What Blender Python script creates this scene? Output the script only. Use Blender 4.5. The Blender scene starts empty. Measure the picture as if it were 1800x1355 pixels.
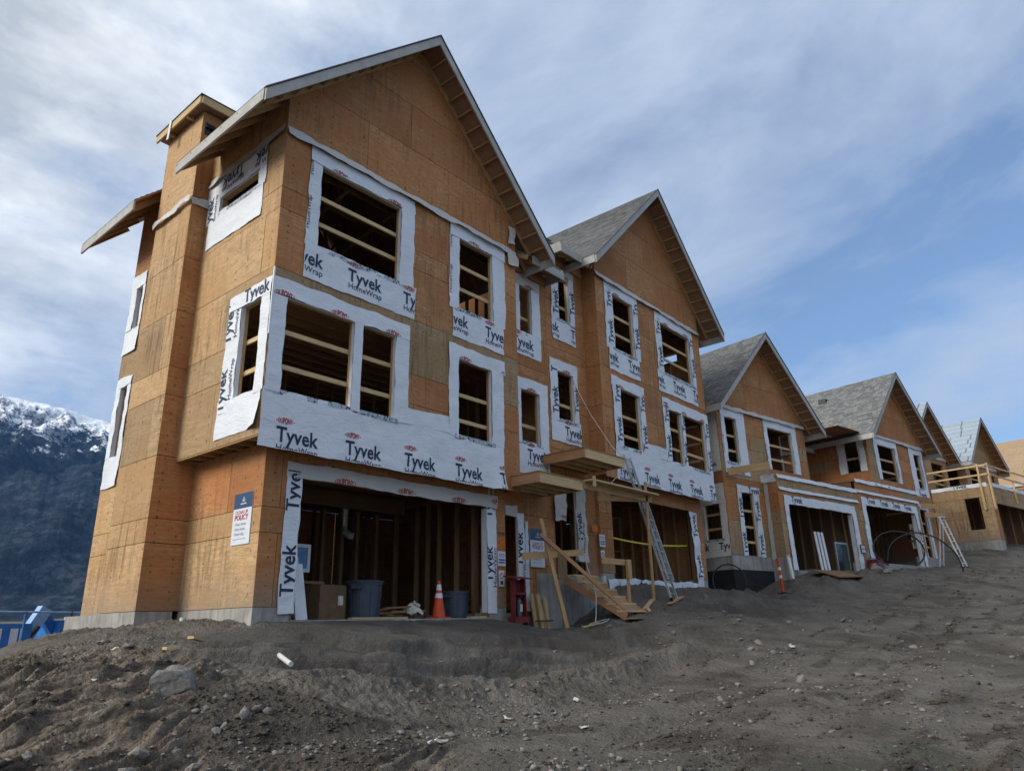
import bpy, bmesh, math, random
import numpy as np
from mathutils import Vector, Matrix
random.seed(7)
rng = np.random.RandomState(11)
SC = bpy.context.scene
COL = SC.collection
R = math.radians

# ------------------------------------------------------------------ camera
cam_d = bpy.data.cameras.new('camera')
cam_o = bpy.data.objects.new('camera', cam_d)
COL.objects.link(cam_o)
cam_d.sensor_width = 36.0
cam_d.lens = 25.2186
cam_d.clip_start = 0.1
cam_d.clip_end = 20000
cam_o.matrix_world = Matrix(((0.64997629, -0.2269165, -0.72528596, -6.5861784),
                             (-0.7596801, -0.21965191, -0.61207776, -11.2249065),
                             (-0.0204199, 0.94882134, -0.31515249, -0.350687),
                             (0, 0, 0, 1)))
SC.camera = cam_o

# ------------------------------------------------------------------ sun and sky
SUN_AZ, SUN_EL = 158.0, 33.0          # azimuth counter-clockwise from +X
sd = Vector((math.cos(R(SUN_AZ)) * math.cos(R(SUN_EL)), math.sin(R(SUN_AZ)) * math.cos(R(SUN_EL)), math.sin(R(SUN_EL))))
sun_d = bpy.data.lights.new('sun', 'SUN')
sun_d.energy = 2.0
sun_d.angle = R(28)
sun_d.color = (1.0, 0.95, 0.87)
sun_o = bpy.data.objects.new('sun', sun_d)
COL.objects.link(sun_o)
sun_o.rotation_euler = (-sd).to_track_quat('-Z', 'Y').to_euler()

world = bpy.data.worlds.new('World')
SC.world = world
world.use_nodes = True
wn = world.node_tree
wn.nodes.clear()


class NT:
    """small helper to write node trees"""
    def __init__(s, tree): s.t = tree
    def n(s, typ, **kw):
        nd = s.t.nodes.new(typ)
        for k, v in kw.items():
            if k.startswith('_'): setattr(nd, k[1:], v)
            else:
                key = int(k[1:]) if k[0] == 'i' and k[1:].isdigit() else k
                sk = nd.inputs[key]
                if hasattr(v, 'is_output'): s.t.links.new(v, sk)
                else: sk.default_value = v
        return nd
    def link(s, a, b): s.t.links.new(a, b)
    def math(s, op, a, b=0.0, c=0.0, clamp=False):
        nd = s.n('ShaderNodeMath', _operation=op, _use_clamp=clamp)
        for i, v in enumerate((a, b, c)):
            if hasattr(v, 'is_output'): s.link(v, nd.inputs[i])
            else: nd.inputs[i].default_value = v
        return nd.outputs[0]
    def vmath(s, op, a, b=(0, 0, 0)):
        nd = s.n('ShaderNodeVectorMath', _operation=op)
        for i, v in enumerate((a, b)):
            if hasattr(v, 'is_output'): s.link(v, nd.inputs[i])
            else: nd.inputs[i].default_value = v
        return nd.outputs['Value'] if op in ('DOT_PRODUCT', 'LENGTH', 'DISTANCE') else nd.outputs[0]
    def scale(s, vec, sc):
        return s.vmath('MULTIPLY', vec, sc if isinstance(sc, tuple) else (sc, sc, sc))
    def noise(s, vec, scale=1.0, detail=4.0, rough=0.55, dist=0.0):
        nd = s.n('ShaderNodeTexNoise', Scale=scale, Detail=detail, Roughness=rough, Distortion=dist)
        if vec is not None: s.link(vec, nd.inputs['Vector'])
        return nd.outputs['Fac']
    def ramp(s, fac, stops):
        nd = s.n('ShaderNodeValToRGB')
        s.link(fac, nd.inputs[0])
        el = nd.color_ramp.elements
        while len(el) < len(stops): el.new(0.5)
        for e, (p, c) in zip(el, stops):
            e.position = p
            e.color = (c, c, c, 1) if isinstance(c, (int, float)) else (*c, 1)
        return nd.outputs[0]
    def mix(s, fac, a, b, blend='MIX'):
        nd = s.n('ShaderNodeMix', _data_type='RGBA', _blend_type=blend)
        for i, v in ((0, fac), (6, a), (7, b)):
            if hasattr(v, 'is_output'): s.link(v, nd.inputs[i])
            else: nd.inputs[i].default_value = v if i == 0 else (*v, 1)
        return nd.outputs[2]
    def mrange(s, v, a, b, c=0.0, d=1.0):
        nd = s.n('ShaderNodeMapRange')
        s.link(v, nd.inputs[0])
        for i, x in enumerate((a, b, c, d)): nd.inputs[i + 1].default_value = x
        return nd.outputs[0]


def build_world():
    w = NT(wn)
    sky = w.n('ShaderNodeTexSky', _sky_type='NISHITA', _sun_disc=False)
    sky.sun_elevation = R(SUN_EL)
    sky.sun_rotation = R((90 - SUN_AZ) % 360)
    sky.altitude = 200
    sky.air_density = 1.0
    sky.dust_density = 0.6
    d = w.n('ShaderNodeTexCoord').outputs['Generated']
    sep = w.n('ShaderNodeSeparateXYZ', i0=d)
    zz = w.math('ADD', w.math('MAXIMUM', sep.outputs[2], 0.0), 0.16)
    pl = w.n('ShaderNodeCombineXYZ', i0=w.math('DIVIDE', sep.outputs[0], zz), i1=w.math('DIVIDE', sep.outputs[1], zz), i2=0.35).outputs[0]
    # high thin streaks: long along one wind direction
    ca, sa = math.cos(R(61)), math.sin(R(61))
    along = w.vmath('DOT_PRODUCT', pl, (ca, sa, 0)); across = w.vmath('DOT_PRODUCT', pl, (-sa, ca, 0))
    stv = w.n('ShaderNodeCombineXYZ', i0=w.math('MULTIPLY', along, 0.80), i1=w.math('MULTIPLY', across, 1.25), i2=0.2).outputs[0]
    n1 = w.noise(w.vmath('ADD', stv, (2.7, -1.3, 0)), 1.75, 9, 0.60, 0.35)
    n2 = w.noise(w.vmath('ADD', pl, (2.7, -1.3, 0)), 0.85, 4, 0.5)
    n3 = w.noise(w.vmath('ADD', w.scale(pl, (1.0, 1.35, 1)), (7.3, 2.1, 0)), 1.5, 8, 0.63)
    sunf = w.math('MAXIMUM', w.vmath('DOT_PRODUCT', d, tuple(sd)), 0.0)
    glow = w.math('POWER', sunf, 1.6)
    cov = w.math('ADD', w.math('MULTIPLY', n1, 0.95), w.math('MULTIPLY', n2, 0.80))
    cov = w.math('ADD', cov, w.math('MULTIPLY', glow, 0.40))
    hz = w.mrange(sep.outputs[2], 0.12, 0.50, 1.0, 0.0)
    cov = w.math('ADD', cov, w.math('MULTIPLY', hz, 0.10))
    veil = w.mrange(cov, 0.76, 1.08, 0.20, 0.96)
    puff = w.mrange(w.math('ADD', n3, w.math('ADD', w.math('MULTIPLY', glow, 0.44), w.math('MULTIPLY', hz, 0.20))), 0.47, 0.63)
    puff = w.math('MULTIPLY', puff, w.mrange(sunf, 0.10, 0.50))
    base = w.mix(1.0, w.scale(sky.outputs[0], 0.082), (0.70, 0.90, 1.06), 'MULTIPLY')
    veilc = w.mix(glow, (0.315, 0.37, 0.46), (0.47, 0.485, 0.50))
    c = w.mix(veil, base, veilc)
    shade = w.noise(w.vmath('ADD', w.scale(pl, (1.0, 1.3, 1)), (1.7, 5.2, 0)), 1.1, 7, 0.6)
    pc = w.mix(w.mrange(shade, 0.40, 0.58), (0.31, 0.335, 0.365), (0.78, 0.785, 0.775))
    c = w.mix(puff, c, pc)
    bg = w.n('ShaderNodeBackground', Color=c, Strength=1.0)
    out = w.n('ShaderNodeOutputWorld', Surface=bg.outputs[0])


build_world()
SC.view_settings.view_transform = 'Standard'
SC.view_settings.look = 'None'
SC.view_settings.gamma = 1.0
SC.view_settings.exposure = 0.85
SC.view_settings.use_curve_mapping = False
SC.cycles.max_bounces = 4
SC.cycles.diffuse_bounces = 3
SC.cycles.volume_bounces = 0
SC.cycles.caustics_reflective = False
SC.cycles.caustics_refractive = False

# ------------------------------------------------------------------ materials
MATS = {}


def mat(name, rough=0.8, spec=0.3, metal=0.0):
    m = bpy.data.materials.new(name)
    m.use_nodes = True
    m.node_tree.nodes.clear()
    w = NT(m.node_tree)
    bs = w.n('ShaderNodeBsdfPrincipled')
    bs.inputs['Roughness'].default_value = rough
    bs.inputs['Specular IOR Level'].default_value = spec
    bs.inputs['Metallic'].default_value = metal
    out = w.n('ShaderNodeOutputMaterial', Surface=bs.outputs[0])
    MATS[name] = m
    return w, bs


def setcol(w, bs, c):
    if hasattr(c, 'is_output'): w.link(c, bs.inputs['Base Color'])
    else: bs.inputs['Base Color'].default_value = (*c, 1)


def bump(w, bs, h, strength=0.3, dist=0.01):
    b = w.n('ShaderNodeBump', Height=h, Strength=strength, Distance=dist)
    w.link(b.outputs[0], bs.inputs['Normal'])


def plain(name, c, rough=0.8, spec=0.3, metal=0.0, var=0.12, scale=6.0):
    w, bs = mat(name, rough, spec, metal)
    co = w.n('ShaderNodeTexCoord').outputs['Object']
    n = w.noise(co, scale, 5, 0.6)
    lo = tuple(max(0, x * (1 - var * 2)) for x in c); hi = tuple(min(1, x * (1 + var * 2)) for x in c)
    setcol(w, bs, w.ramp(n, [(0.25, lo), (0.75, hi)]))
    return w, bs


def plywood(name, ca, cb, cc, stain=0.5):
    """face-grade sheathing plywood: UV in metres, x along the face grain"""
    w, bs = mat(name, 0.78, 0.25)
    uv = w.n('ShaderNodeUVMap').outputs[0]
    rnd = w.n('ShaderNodeObjectInfo').outputs['Random']
    off = w.n('ShaderNodeCombineXYZ', i0=w.math('MULTIPLY', rnd, 37.0), i1=w.math('MULTIPLY', rnd, 91.0), i2=w.math('MULTIPLY', rnd, 13.0)).outputs[0]
    p = w.vmath('ADD', uv, off)
    # rotary-cut figure: wavy contour lines
    big = w.noise(w.scale(p, (0.55, 1.9, 1)), 1.3, 3, 0.5, 0.6)
    fig = w.math('SINE', w.math('MULTIPLY', big, 70.0))
    grain = w.noise(w.scale(p, (1.4, 26, 1)), 1.6, 5, 0.65, 0.3)
    patch = w.noise(w.scale(p, (0.5, 1.0, 1)), 0.8, 3, 0.5)
    base = w.mix(w.mrange(rnd, 0.1, 0.9), ca, cb)
    base = w.mix(w.mrange(patch, 0.40, 0.64, 0.0, 0.85), base, cc)
    base = w.mix(w.mrange(grain, 0.38, 0.64, 0.0, 0.55), base, tuple(x * 0.52 for x in ca))
    base = w.mix(w.math('MULTIPLY', w.mrange(fig, 0.2, 1.0), w.mrange(patch, 0.42, 0.6, 0.06, 0.42)), base, tuple(x * 0.45 for x in ca))
    # knots
    vor = w.n('ShaderNodeTexVoronoi', Vector=w.scale(p, (2.6, 4.2, 1)), Scale=1.0)
    kn = w.mrange(vor.outputs['Distance'], 0.05, 0.12, 1.0, 0.0)
    sel = w.math('GREATER_THAN', w.noise(w.scale(p, (0.8, 0.8, 1)), 1.0, 1), 0.58)
    base = w.mix(w.math('MULTIPLY', w.math('MULTIPLY', kn, sel), 0.6), base, (0.07, 0.032, 0.016))
    # nail heads on the stud lines, every 0.406 m, darkened by damp
    su = w.n('ShaderNodeSeparateXYZ', i0=uv)
    jx = w.math('MULTIPLY', w.math('SUBTRACT', w.noise(uv, 6.0, 2), 0.5), 0.07)
    fx = w.math('ABSOLUTE', w.math('SUBTRACT', w.math('FRACT', w.math('DIVIDE', w.math('ADD', su.outputs[0], jx), 0.406)), 0.5))
    fz = w.math('ABSOLUTE', w.math('SUBTRACT', w.math('FRACT', w.math('DIVIDE', w.math('ADD', su.outputs[1], w.math('MULTIPLY', w.noise(uv, 3.1, 2), 0.3)), 0.145)), 0.5))
    dd = w.math('SQRT', w.math('ADD', w.math('POWER', w.math('MULTIPLY', fx, 0.406), 2.0), w.math('POWER', w.math('MULTIPLY', fz, 0.145), 2.0)))
    nail = w.mrange(dd, 0.013, 0.026, 1.0, 0.0)
    nsel = w.mrange(w.noise(w.scale(p, (1, 1, 1)), 5.0, 3), 0.43, 0.55)
    base = w.mix(w.math('MULTIPLY', w.math('MULTIPLY', nail, nsel), 0.88), base, (0.055, 0.026, 0.014))
    # rain streaks running down, mostly below the upper edge of walls
    st = w.noise(w.scale(uv, (7.5, 0.55, 1)), 1.2, 5, 0.65, 0.15)
    stp = w.noise(w.scale(uv, (0.45, 0.5, 1)), 1.0, 3, 0.5)
    sm = w.math('MULTIPLY', w.mrange(st, 0.47, 0.68), w.mrange(stp, 0.44, 0.60))
    base = w.mix(w.math('MULTIPLY', sm, stain), base, (0.09, 0.065, 0.045))
    mott = w.noise(w.scale(p, (5, 7, 1)), 1.7, 6, 0.7)
    base = w.mix(w.mrange(mott, 0.38, 0.68, 0.0, 0.40), base, tuple(x * 0.5 for x in cb))
    spl = w.mrange(w.math('ADD', su.outputs[1], w.math('MULTIPLY', w.math('SUBTRACT', w.noise(w.scale(uv, (2.5, 1.2, 1)), 1.0, 5, 0.65), 0.5), 1.6)), 0.0, 0.75, 0.62, 0.0)
    base = w.mix(spl, base, (0.27, 0.215, 0.165))
    r2 = w.math('FRACT', w.math('MULTIPLY', rnd, 7.31))
    base = w.mix(w.mrange(r2, 0.0, 1.0, 0.0, 0.34), base, tuple(x * 0.52 for x in cb))
    setcol(w, bs, base)
    bump(w, bs, w.math('ADD', grain, w.math('MULTIPLY', nail, -0.6)), 0.25, 0.004)


plywood('ply_blond', (0.63, 0.395, 0.190), (0.55, 0.325, 0.145), (0.70, 0.49, 0.275), 0.85)
plywood('ply_red', (0.585, 0.255, 0.094), (0.46, 0.192, 0.072), (0.65, 0.37, 0.17), 0.7)
plywood('ply_weathered', (0.50, 0.325, 0.165), (0.41, 0.255, 0.125), (0.57, 0.43, 0.255), 1.0)


def lumber(name, c, dark=0.55):
    w, bs = mat(name, 0.75, 0.25)
    uv = w.n('ShaderNodeUVMap').outputs[0]
    rnd = w.n('ShaderNodeObjectInfo').outputs['Random']
    off = w.n('ShaderNodeCombineXYZ', i0=w.math('MULTIPLY', rnd, 57.0), i1=w.math('MULTIPLY', rnd, 23.0), i2=0.0).outputs[0]
    p = w.vmath('ADD', uv, off)
    g = w.noise(w.scale(p, (1.2, 34, 1)), 1.3, 5, 0.65, 0.5)
    b = w.noise(w.scale(p, (0.8, 3, 1)), 1.5, 3)
    base = w.mix(w.mrange(g, 0.34, 0.68), c, tuple(x * dark for x in c))
    base = w.mix(w.mrange(b, 0.4, 0.7, 0, 0.5), base, tuple(min(1, x * 1.25) for x in c))
    vor = w.n('ShaderNodeTexVoronoi', Vector=w.scale(p, (1.6, 9, 1)), Scale=1.0)
    base = w.mix(w.mrange(vor.outputs['Distance'], 0.05, 0.13, 0.65, 0.0), base, tuple(x * 0.2 for x in c))
    base = w.mix(w.mrange(rnd, 0.0, 1.0, 0.0, 0.3), base, tuple(x * 0.55 for x in c))
    setcol(w, bs, base)
    bump(w, bs, g, 0.2, 0.003)


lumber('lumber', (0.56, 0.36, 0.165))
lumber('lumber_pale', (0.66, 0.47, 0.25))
lumber('lumber_old_shaded', (0.27, 0.165, 0.083))  # interior shade put into the colour; also serves a few old boards outdoors
lumber('lumber_joist', (0.52, 0.30, 0.145))
lumber('lumber_pink', (0.50, 0.27, 0.14))


def wrapmat(name, c, bumpk=1.0):
    w, bs = mat(name, 0.55, 0.35)
    uv = w.n('ShaderNodeUVMap').outputs[0]
    rnd = w.n('ShaderNodeObjectInfo').outputs['Random']
    p = w.vmath('ADD', uv, w.n('ShaderNodeCombineXYZ', i0=w.math('MULTIPLY', rnd, 41.0), i1=w.math('MULTIPLY', rnd, 17.0), i2=0.0).outputs[0])
    a = w.noise(w.scale(p, (2.0, 4.5, 1)), 1.4, 6, 0.6, 1.4)
    fold = w.math('ABSOLUTE', w.math('SUBTRACT', w.noise(w.scale(p, (1.5, 2.6, 1)), 1.2, 4, 0.6, 1.0), 0.5))
    creas = w.mrange(fold, 0.0, 0.09, 1.0, 0.0)
    mic = w.noise(p, 60.0, 4, 0.6)
    dirt = w.noise(w.scale(p, (1.1, 1.6, 1)), 1.3, 6, 0.7)
    base = w.mix(w.mrange(dirt, 0.46, 0.8, 0, 0.42), c, tuple(x * 0.6 for x in c))
    spk = w.mrange(w.noise(p, 34.0, 2), 0.69, 0.74, 0, 0.5)
    base = w.mix(spk, base, (0.18, 0.16, 0.14))
    setcol(w, bs, base)
    h = w.math('ADD', w.math('MULTIPLY', a, 1.0), w.math('ADD', w.math('MULTIPLY', creas, 0.16), w.math('MULTIPLY', mic, 0.03)))
    bump(w, bs, h, 0.5 * bumpk, 0.03)


wrapmat('wrap', (0.72, 0.755, 0.80))
wrapmat('wrap_dull', (0.56, 0.54, 0.50), 0.7)
wrapmat('wrap_strip', (0.55, 0.54, 0.52), 1.2)


def tape_mat():
    w, bs = mat('sill_tape', 0.5, 0.4)
    uv = w.n('ShaderNodeUVMap').outputs[0]
    vor = w.n('ShaderNodeTexVoronoi', Vector=w.scale(uv, (17, 15, 1)), Scale=1.0)
    v2 = w.noise(w.scale(uv, (20, 16, 1)), 1.0, 3, 0.6)
    k = w.math('MULTIPLY', w.mrange(vor.outputs['Distance'], 0.36, 0.5, 1, 0), w.mrange(v2, 0.40, 0.48))
    setcol(w, bs, w.mix(k, (0.40, 0.47, 0.52), (0.03, 0.05, 0.07)))
    bump(w, bs, v2, 0.4, 0.01)


tape_mat()
plain('ink_navy', (0.020, 0.036, 0.085), 0.6, 0.3, 0, 0.05)
plain('ink_red', (0.42, 0.045, 0.04), 0.6, 0.3, 0, 0.05)
plain('ink_grey', (0.20, 0.22, 0.26), 0.6, 0.3, 0, 0.05)
plain('fascia', (0.40, 0.392, 0.365), 0.7, 0.3, 0, 0.10, 3)
plain('black_plastic', (0.012, 0.012, 0.013), 0.45, 0.5)
plain('membrane', (0.022, 0.023, 0.025), 0.85, 0.2)
plain('aluminium', (0.50, 0.52, 0.53), 0.42, 0.5, 0.75)
plain('steel_dark', (0.10, 0.10, 0.11), 0.5, 0.5, 0.5)
plain('bin_grey', (0.060, 0.078, 0.105), 0.5, 0.4)
plain('cone_orange', (0.62, 0.075, 0.02), 0.5, 0.4, 0, 0.1)
plain('white_paint', (0.74, 0.75, 0.76), 0.5, 0.4, 0, 0.06)
plain('sign_white', (0.66, 0.70, 0.76), 0.45, 0.4, 0, 0.03)
plain('sign_blue', (0.035, 0.075, 0.155), 0.45, 0.4, 0, 0.05)
plain('film_blue', (0.10, 0.24, 0.42), 0.35, 0.5, 0, 0.15)
plain('cardboard', (0.17, 0.105, 0.06), 0.85, 0.2)
plain('red_paint', (0.15, 0.022, 0.022), 0.7, 0.3, 0, 0.25)
plain('orange_spray', (0.58, 0.17, 0.035), 0.8, 0.2, 0, 0.2, 12)
plain('yellow_tape', (0.62, 0.52, 0.03), 0.5, 0.4)
plain('lift_blue', (0.03, 0.18, 0.48), 0.4, 0.5, 0, 0.15)
plain('lift_pale_blue', (0.24, 0.42, 0.70), 0.4, 0.5, 0, 0.1)
plain('rubber', (0.02, 0.02, 0.02), 0.9, 0.2)
plain('pvc', (0.62, 0.63, 0.60), 0.4, 0.4, 0, 0.05)
plain('foil', (0.72, 0.72, 0.70), 0.32, 0.5, 0.35, 0.1)
plain('glass_dark', (0.02, 0.035, 0.04), 0.12, 0.5)
plain('green_hose', (0.36, 0.42, 0.39), 0.5, 0.4)
plain('paper', (0.62, 0.58, 0.50), 0.8, 0.2)
wrapmat('wrap_foil', (0.76, 0.75, 0.70), 1.9)


def concrete_mat():
    w, bs = mat('concrete', 0.85, 0.25)
    co = w.n('ShaderNodeTexCoord').outputs['Object']
    a = w.noise(co, 1.6, 6, 0.6)
    s = w.noise(w.scale(co, (5, 5, 0.5)), 1.4, 5, 0.6)
    f = w.noise(co, 45, 4, 0.6)
    base = w.ramp(a, [(0.3, (0.23, 0.22, 0.20)), (0.5, (0.33, 0.32, 0.295)), (0.72, (0.43, 0.42, 0.39))])
    base = w.mix(w.mrange(s, 0.48, 0.72, 0, 0.6), base, (0.13, 0.12, 0.105))
    base = w.mix(w.mrange(f, 0.58, 0.7, 0, 0.3), base, (0.14, 0.135, 0.125))
    setcol(w, bs, base)
    bump(w, bs, w.math('ADD', f, a), 0.35, 0.006)


concrete_mat()


def shingle_mat(name, ca, cb, w_tab=0.17, h=0.145):
    w, bs = mat(name, 0.92, 0.15)
    uv = w.n('ShaderNodeUVMap').outputs[0]
    su = w.n('ShaderNodeSeparateXYZ', i0=uv)
    row = w.math('FLOOR', w.math('DIVIDE', su.outputs[1], h))
    wob = w.math('MULTIPLY', w.math('FRACT', w.math('MULTIPLY', w.math('SINE', w.math('MULTIPLY', row, 12.9898)), 43758.5)), 3.7)
    colm = w.math('FLOOR', w.math('ADD', w.math('DIVIDE', su.outputs[0], w_tab), wob))
    wn_ = w.n('ShaderNodeTexWhiteNoise', _noise_dimensions='2D', Vector=w.n('ShaderNodeCombineXYZ', i0=colm, i1=row, i2=0.0).outputs[0])
    v = wn_.outputs['Value']
    fx = w.math('FRACT', w.math('ADD', w.math('DIVIDE', su.outputs[0], w_tab), wob))
    gap = w.math('LESS_THAN', fx, 0.07)
    gr = w.noise(uv, 220, 3, 0.7)
    base = w.mix(v, ca, cb)
    base = w.mix(w.mrange(gr, 0.35, 0.68, 0, 0.5), base, tuple(x * 0.45 for x in ca))
    base = w.mix(w.math('MULTIPLY', gap, 0.6), base, (0.03, 0.03, 0.03))
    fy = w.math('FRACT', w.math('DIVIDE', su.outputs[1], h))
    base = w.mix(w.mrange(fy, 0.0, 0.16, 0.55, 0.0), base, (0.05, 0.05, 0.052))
    lf = w.noise(uv, 0.9, 4, 0.6)
    base = w.mix(w.mrange(lf, 0.4, 0.7, 0, 0.25), base, tuple(x * 0.6 for x in ca))
    setcol(w, bs, base)
    bump(w, bs, w.math('ADD', w.math('MULTIPLY', v, 0.7), gr), 0.5, 0.008)


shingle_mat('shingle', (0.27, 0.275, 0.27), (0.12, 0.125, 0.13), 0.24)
shingle_mat('underlay', (0.40, 0.47, 0.54), (0.36, 0.43, 0.50), 1.3, 0.5)


def dirt_mat():
    w, bs = mat('dirt', 0.95, 0.12)
    co = w.n('ShaderNodeTexCoord').outputs['Object']
    zn = w.n('ShaderNodeAttribute', _attribute_name='soil')
    zs_ = w.n('ShaderNodeSeparateXYZ', i0=zn.outputs['Vector'])
    leftb, siltz, churn = zs_.outputs[0], zs_.outputs[1], zs_.outputs[2]
    M_ = w.noise(co, 1.3, 6, 0.65, 0.4)
    F_ = w.noise(co, 8.0, 8, 0.74, 0.2)
    G_ = w.noise(co, 46.0, 5, 0.7)
    # three soils: compacted road silt, brown bank soil, fine grey spoil under the garage
    road = w.ramp(M_, [(0.30, (0.108, 0.096, 0.083)), (0.5, (0.158, 0.142, 0.123)), (0.70, (0.212, 0.192, 0.168))])
    rotn = w.n('ShaderNodeMapping', Vector=co)
    rotn.inputs['Rotation'].default_value = (0, 0, R(-19))
    S_ = w.noise(w.scale(rotn.outputs[0], (1.3, 8.0, 3.0)), 1.5, 7, 0.7, 0.5)
    soil = w.ramp(S_, [(0.36, (0.072, 0.056, 0.042)), (0.5, (0.195, 0.158, 0.121)), (0.64, (0.345, 0.288, 0.228))])
    silt = w.ramp(M_, [(0.30, (0.058, 0.052, 0.046)), (0.5, (0.086, 0.079, 0.071)), (0.72, (0.126, 0.116, 0.105))])
    base = w.mix(siltz, w.mix(leftb, road, soil), silt)
    damp = w.mrange(w.noise(w.vmath('ADD', co, (3.1, 9.2, 0)), 0.45, 7, 0.66, 0.6), 0.51, 0.62)
    base = w.mix(w.math('MULTIPLY', damp, 0.50), base, (0.060, 0.049, 0.040))
    # churned clods: dark broken-up soil, in clumps
    ck = w.mrange(w.math('ADD', churn, w.math('MULTIPLY', w.math('SUBTRACT', F_, 0.5), 2.4)), 0.28, 0.62)
    base = w.mix(w.math('MULTIPLY', ck, 0.62), base, (0.062, 0.050, 0.040))
    base = w.mix(w.mrange(F_, 0.56, 0.76, 0.0, 0.40), base, (0.26, 0.245, 0.22))
    base = w.mix(w.mrange(G_, 0.54, 0.70, 0.0, 0.55), base, (0.065, 0.058, 0.050))
    # pale grit
    vo = w.n('ShaderNodeTexVoronoi', Vector=co, Scale=20.0)
    grit = w.math('MULTIPLY', w.mrange(vo.outputs['Distance'], 0.10, 0.2, 1, 0), w.mrange(w.noise(co, 1.4, 6, 0.72), 0.51, 0.63))
    grit = w.math('MULTIPLY', grit, w.math('SUBTRACT', 1.0, siltz))
    base = w.mix(w.math('MULTIPLY', grit, 0.75), base, (0.38, 0.37, 0.35))
    # thin moss film on compacted silt
    sx = w.n('ShaderNodeSeparateXYZ', i0=co)
    moss = w.math('MULTIPLY', w.mrange(w.noise(w.vmath('ADD', co, (19, 4, 0)), 0.7, 7, 0.7), 0.54, 0.66), w.mrange(sx.outputs[1], -5.0, -8.0))
    base = w.mix(w.math('MULTIPLY', moss, 0.45), base, (0.090, 0.112, 0.072))
    setcol(w, bs, base)
    cr = w.n('ShaderNodeTexVoronoi', Vector=w.vmath('ADD', co, w.scale(w.n('ShaderNodeTexNoise', Vector=co, Scale=7.0).outputs['Color'], 0.12)), Scale=13.0)
    cr2 = w.n('ShaderNodeTexVoronoi', Vector=co, Scale=38.0)
    h = w.math('ADD', F_, w.math('ADD', w.math('MULTIPLY', G_, 0.35), w.math('MULTIPLY', grit, 0.2)))
    h = w.math('SUBTRACT', h, w.math('ADD', w.math('MULTIPLY', cr.outputs['Distance'], 0.55), w.math('MULTIPLY', cr2.outputs['Distance'], 0.25)))
    sm = w.math('SUBTRACT', 1.0, w.math('MULTIPLY', siltz, 0.72))
    bump(w, bs, w.math('MULTIPLY', h, sm), 1.0, 0.07)


dirt_mat()


def clod_mat():
    w, bs = mat('clod_soil', 0.95, 0.1)
    co = w.n('ShaderNodeTexCoord').outputs['Object']
    a = w.noise(co, 3.0, 4, 0.6)
    b = w.noise(co, 60.0, 4, 0.7)
    base = w.ramp(a, [(0.3, (0.055, 0.045, 0.036)), (0.5, (0.085, 0.071, 0.058)), (0.7, (0.14, 0.12, 0.10))])
    base = w.mix(w.mrange(b, 0.4, 0.7, 0, 0.5), base, (0.04, 0.034, 0.028))
    setcol(w, bs, base)
    bump(w, bs, b, 0.6, 0.01)


clod_mat()


def rock_mat():
    w, bs = mat('rock', 0.9, 0.2)
    co = w.n('ShaderNodeTexCoord').outputs['Object']
    rnd = w.n('ShaderNodeObjectInfo').outputs['Random']
    a = w.noise(co, 5, 6, 0.65)
    b = w.noise(co, 40, 5, 0.7)
    base = w.ramp(a, [(0.3, (0.12, 0.115, 0.107)), (0.55, (0.235, 0.228, 0.217)), (0.75, (0.36, 0.35, 0.33))])
    base = w.mix(w.mrange(b, 0.45, 0.7, 0, 0.6), base, (0.075, 0.068, 0.06))
    base = w.mix(w.mrange(rnd, 0, 1, 0, 0.4), base, (0.31, 0.25, 0.20))
    setcol(w, bs, base)
    bump(w, bs, w.math('ADD', a, b), 0.5, 0.02)


rock_mat()


def mountain_mat():
    w, bs = mat('mountain_face', 0.95, 0.1)
    co = w.n('ShaderNodeTexCoord').outputs['Object']
    geo = w.n('ShaderNodeNewGeometry')
    sz = w.n('ShaderNodeSeparateXYZ', i0=co)
    nz = w.n('ShaderNodeSeparateXYZ', i0=geo.outputs['Normal'])
    n1 = w.noise(co, 0.0032, 8, 0.68, 0.4)
    n2 = w.noise(co, 0.016, 7, 0.72, 0.3)
    n3 = w.noise(co, 0.06, 4, 0.7)
    forest = w.ramp(n2, [(0.38, (0.004, 0.010, 0.020)), (0.5, (0.022, 0.036, 0.052)), (0.62, (0.060, 0.072, 0.088))])
    forest = w.mix(w.mrange(n3, 0.42, 0.58, 0.0, 0.75), forest, (0.005, 0.009, 0.013))
    bare = w.mrange(n1, 0.5, 0.62)
    low = w.mrange(sz.outputs[2], 60.0, 330.0, 1.0, 0.0)
    forest = w.mix(w.math('MULTIPLY', w.math('MULTIPLY', bare, low), 0.45), forest, (0.055, 0.046, 0.040))
    line = w.math('ADD', sz.outputs[2], w.math('MULTIPLY', w.math('SUBTRACT', n1, 0.5), 900.0))
    line = w.math('ADD', line, w.math('MULTIPLY', w.math('SUBTRACT', n2, 0.5), 1100.0))
    snow = w.mrange(line, 655.0, 695.0)
    trees = w.mrange(w.math('ADD', n3, w.math('MULTIPLY', n2, 0.9)), 0.97, 1.05)
    high = w.mrange(sz.outputs[2], 880.0, 1060.0)
    trees = w.math('MULTIPLY', trees, w.math('SUBTRACT', 1.0, high))
    cliff = w.mrange(nz.outputs[2], 0.50, 0.66, 1.0, 0.0)
    sn = w.math('MULTIPLY', snow, w.math('SUBTRACT', 1.0, w.math('MULTIPLY', cliff, 0.75)))
    sn = w.math('MULTIPLY', sn, w.math('SUBTRACT', 1.0, w.math('MULTIPLY', trees, 0.85)))
    setcol(w, bs, w.mix(sn, forest, (0.86, 0.89, 0.94)))
    bump(w, bs, w.math('ADD', n2, w.math('MULTIPLY', n3, 0.5)), 0.6, 25.0)


mountain_mat()

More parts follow.
